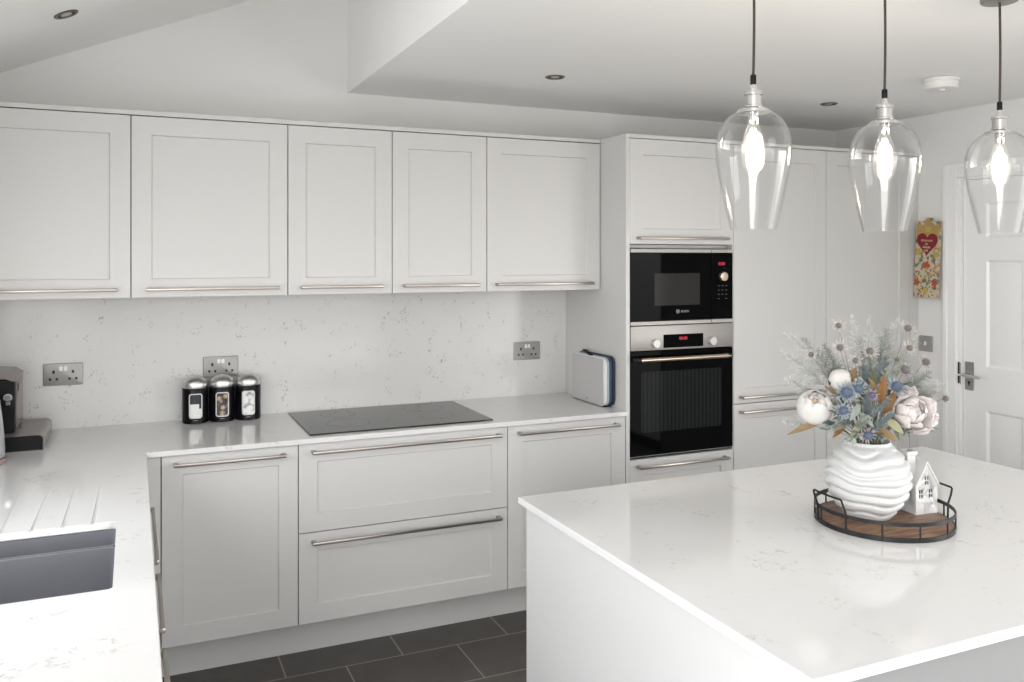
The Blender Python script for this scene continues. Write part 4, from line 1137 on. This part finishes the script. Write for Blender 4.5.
# ------------------------------------------------------------------ downlights and smoke alarm
def downlight(loc, label):
    t = thing('downlight', label, 'downlight', loc, 'recessed ceiling downlights')
    x, y, z = loc
    mb = MB(); mb.lathe([(.030, -.001), (.032, -.0045), (.040, -.0045), (.0425, -.002), (.0425, 0), (.030, 0)], (x, y, z), 40, cap0=False, cap1=False); mb.build('bezel', M['darkframe'], t)
    mb = MB(); mb.lathe([(.0305, -.0008), (.0305, -.0016), (.001, -.0016)], (x, y, z), 32); mb.build('reflector', M['dark'], t)
    mb = MB(); mb.lathe([(.019, -.0016), (.019, -.003), (.016, -.004), (.001, -.004)], (x, y, z), 24); mb.build('lamp', M['lens'], t)
    return t
dl = downlight((1.572, -.716, ZC), 'dark-rimmed recessed downlight in the flat ceiling above the drawers')
c = copy_tree(dl); c.location = (3.137, -.701, ZC); c['label'] = 'dark-rimmed recessed downlight in the flat ceiling between the first two pendants'
c = copy_tree(dl); c.location = (-.3134, -.586, zslope(-.3134)); c['label'] = 'recessed downlight in the sloping ceiling at the upper left'; c.rotation_euler = (0, -math.atan(.42), 0)
t = thing('smoke_alarm', 'round white smoke alarm on the flat ceiling beside the right pendant', 'smoke alarm', (3.126, -1.369, ZC))
mb = MB(); mb.lathe([(.066, 0), (.074, -.004), (.075, -.012), (.074, -.016), (.069, -.018), (.069, -.040), (.064, -.047), (.052, -.050), (.001, -.051)], (3.126, -1.369, ZC), 48); mb.build('cover', M['whiteplastic'], t)
mb = MB(); mb.lathe([(.012, -.050), (.012, -.055), (.010, -.057), (.001, -.057)], (3.116, -1.384, ZC), 20); mb.build('test_button', M['whiteplastic'], t)

# ------------------------------------------------------------------ wall plaque with a heart
def folk_mat():
    m, nt, b = new_mat('folk_flower_print')
    tc = nt.nodes.new('ShaderNodeTexCoord')
    vo = nt.nodes.new('ShaderNodeTexVoronoi'); vo.inputs['Scale'].default_value = 55
    nt.links.new(tc.outputs['Object'], vo.inputs['Vector'])
    r = nt.nodes.new('ShaderNodeValToRGB'); r.color_ramp.interpolation = 'CONSTANT'; e = r.color_ramp.elements
    cols = [(0, (.10, .14, .09)), (.12, (.52, .45, .32)), (.36, (.56, .48, .36)), (.55, (.44, .26, .10)), (.64, (.54, .46, .34)), (.80, (.16, .19, .16)), (.92, (.46, .22, .14))]
    e[0].position = 0; e[0].color = (*cols[0][1], 1); e[1].position = cols[1][0]; e[1].color = (*cols[1][1], 1)
    for p, c_ in cols[2:]:
        q = e.new(p); q.color = (*c_, 1)
    sp2 = nt.nodes.new('ShaderNodeSeparateColor'); nt.links.new(vo.outputs['Color'], sp2.inputs[0])
    nt.links.new(sp2.outputs[0], r.inputs['Fac']); nt.links.new(r.outputs['Color'], b.inputs['Base Color'])
    b.inputs['Roughness'].default_value = .6
    return m
M['folk'] = folk_mat()
M['plgold'] = mat('plaque_gold', (.40, .27, .095), .6, var=.3, vscale=60)
M['plred'] = mat('plaque_heart_red', (.20, .010, .018), .5, var=.1)
M['plorange'] = mat('plaque_flower_red', (.40, .075, .035), .6, var=.2, vscale=80)
M['plyellow'] = mat('plaque_yellow', (.46, .34, .08), .6, var=.15)
M['plgreen'] = mat('plaque_leaf_green', (.07, .11, .07), .6, var=.3)
M['plcream'] = mat('plaque_cream', (.72, .60, .40), .6, var=.05)
PXc, PYc, PZc = XR-.03, -.689, 1.585
t = thing('wall_plaque', 'long flower-patterned hanging plaque with a dark red heart, on the right wall', 'wall plaque', (PXc, PYc, PZc))
tilt = math.radians(3.2)
def pm(u, o, v):      # u to the right in the photo (towards -y), o out of the wall, v up
    uu = u*math.cos(tilt)+v*math.sin(tilt); vv = -u*math.sin(tilt)+v*math.cos(tilt)
    return (PXc-o, PYc-uu, PZc+vv)
hw_, hh_ = .0765, .209
def flat(name, m, poly, o0, o1, parent):
    mb = MB(pm); mb.rings([[(u, o0, v) for u, v in poly], [(u, o1, v) for u, v in poly]]); return mb.build(name, m, parent)
board_ = flat('board', M['folk'], [(-hw_, -hh_), (hw_, -hh_), (hw_, hh_), (hw_*.35, hh_), (hw_*.22, hh_+.016), (0, hh_+.022), (-hw_*.22, hh_+.016), (-hw_*.35, hh_), (-hw_, hh_)], 0, .012, t)
flat('top_motif', M['plgold'], [(-hw_*.95, .118), (hw_*.95, .118), (hw_*.95, hh_-.012), (hw_*.4, hh_-.022), (hw_*.2, hh_+.010), (0, hh_+.016), (-hw_*.2, hh_+.010), (-hw_*.4, hh_-.022), (-hw_*.95, hh_-.012)], .0121, .0127, board_)
heart = []
for i in range(60):
    a = 2*PI*i/60; x_ = 16*math.sin(a)**3; y_ = 13*math.cos(a)-5*math.cos(2*a)-2*math.cos(3*a)-math.cos(4*a)
    heart.append((x_*.0041, y_*.0043+.092))
he = flat('heart', M['plred'], heart, .0128, .0165, board_)
mb = MB(pm)
rnd = random.Random(4)
for (v, half) in ((.104, .036), (.085, .010), (.068, .024), (.050, .013)):   # four illegible lines of small cream lettering
    u = -half
    while u < half-.002:
        w_ = rnd.uniform(.0025, .0045); hgt = .0055
        mb.box(u, u+.0013, .0166, .0171, v-hgt, v+hgt)
        if rnd.random() < .7: mb.box(u+.0013, u+w_, .0166, .0171, v+hgt*rnd.choice((-1, -.1, .75)), v+hgt*rnd.choice((-1, -.1, .75))+.0016)
        u += w_+.0022
mb.build('lettering', M['plcream'], he)
def flower8(cu, cv, r, k=8):
    return [(cu+r*(1+.22*math.cos(k*2*PI*i/64))*math.cos(2*PI*i/64)*.82, cv+r*(1+.22*math.cos(k*2*PI*i/64))*math.sin(2*PI*i/64)*.82) for i in range(64)]
for cu, cv, r in ((0, -.030, .026), (-.056, -.125, .022), (.056, -.125, .022)):
    mb = MB(pm); mb.rings([[(u, .0121, v) for u, v in flower8(cu, cv, r, 5)], [(u, .0128, v) for u, v in flower8(cu, cv, r, 5)]])
    mb.build('red_flower', M['plorange'], board_)
for cu, cv, r in ((0, -.168, .022), (-.055, .042, .024), (.058, .030, .020), (0, .165, .020), (0, -.052, .012)):
    mb = MB(pm); mb.rings([[(u, .0129, v) for u, v in flower8(cu, cv, r, 6)], [(u, .0134, v) for u, v in flower8(cu, cv, r, 6)]])
    mb.build('yellow_flower', M['plyellow'], board_)
mb = MB(pm)
for s in (-1, 1):
    for (cu, cv, du, dv) in ((.020, -.150, .014, .010), (.030, -.168, .016, -.006), (.018, -.190, .012, -.012), (.038, -.190, .016, .004), (.022, -.060, .016, .012), (.040, -.075, .014, -.012), (.028, -.098, .012, .014), (.014, -.120, .010, .016), (.048, .172, .014, .012), (.034, .150, .012, .014), (.030, -.010, .018, .008), (.022, .014, .014, .012)):
        a = Vector((cu*s, cv)); b2 = a+Vector((du*s, dv)); nn = Vector((-(dv), du*s)).normalized()*.0042; mid = a.lerp(b2, .5)
        mb.rings([[(q.x, o, q.y) for q in (a, mid+nn, b2, mid-nn)] for o in (.0121, .0126)])
mb.build('green_leaves', M['plgreen'], board_)
mb = MB(); q = pm(0, -.0005, hh_+.005); mb.tube([(XR, q[1], q[2]+.012), (PXc-.002, q[1], q[2]+.012)], .002, 8); mb.tube([(PXc+.004, q[1]+.009*math.cos(2*PI*i/16), q[2]+.004+.009*math.sin(2*PI*i/16)) for i in range(16)], .001, 6, closed=True); mb.build('hook', M['chrome'], t)

# ------------------------------------------------------------------ light
def area(name, loc, rot, sx, sy, power, col):
    l = bpy.data.lights.new(name, 'AREA'); l.shape = 'RECTANGLE'; l.size = sx; l.size_y = sy; l.energy = power; l.color = col
    o = bpy.data.objects.new(name, l); C.objects.link(o); o.location = loc; o.rotation_euler = rot
    return o
area('window_daylight', (XL-.02, (w0+w1)/2, (s0+s1)/2), (0, -PI/2, 0), s1-s0-.12, w1-w0-.12, 11., (.96, .98, 1.))
area('added_fill_left', (XL-.02, (p0+p1)/2, ptop/2), (0, -PI/2, 0), ptop-.14, p1-p0-.14, 125, (1, .995, .99))  # added fill lamp in the made-up left opening
area('added_fill_right', (XR+.02, (qy0+qy1)/2, qtop/2), (0, PI/2, 0), qtop-.14, qy1-qy0-.14, 40, (1, .99, .98))  # added fill lamp in the made-up right opening
for x in (1.329, 1.782, 2.243):
    l = bpy.data.lights.new('pendant_glow', 'POINT'); l.energy = 2.2; l.color = (1, .86, .68); l.shadow_soft_size = .02
    o = bpy.data.objects.new('pendant_glow', l); C.objects.link(o); o.location = (x, -2.295, 1.671+.205)
wd = bpy.data.worlds.new('sky'); bpy.context.scene.world = wd; wd.use_nodes = True
bg = wd.node_tree.nodes['Background']
sk = wd.node_tree.nodes.new('ShaderNodeTexSky'); sk.sky_type = 'NISHITA'; sk.sun_disc = False; sk.sun_elevation = math.radians(40); sk.sun_rotation = 2.
hs = wd.node_tree.nodes.new('ShaderNodeHueSaturation'); hs.inputs['Saturation'].default_value = .12
wd.node_tree.links.new(sk.outputs[0], hs.inputs['Color']); wd.node_tree.links.new(hs.outputs[0], bg.inputs[0]); bg.inputs[1].default_value = .92

# ------------------------------------------------------------------ camera and view
cam = bpy.data.cameras.new('camera'); co = bpy.data.objects.new('camera', cam); C.objects.link(co)
cam.sensor_width = 36; cam.lens = FPX/1024*36; cam.shift_x = 0; cam.shift_y = -(341-256.54)/1024
cam.clip_start = .02
co.location = CAM; co.rotation_euler = (PI/2, 0, -YAW)
sc = bpy.context.scene; sc.camera = co
vs = sc.view_settings; vs.view_transform = 'Standard'; vs.look = 'None'; vs.gamma = 1; vs.use_curve_mapping = False; vs.exposure = -.15
sc.cycles.use_denoising = True; sc.cycles.max_bounces = 10; sc.cycles.diffuse_bounces = 6; sc.cycles.glossy_bounces = 4; sc.cycles.transparent_max_bounces = 16
sc.cycles.sample_clamp_indirect = 6
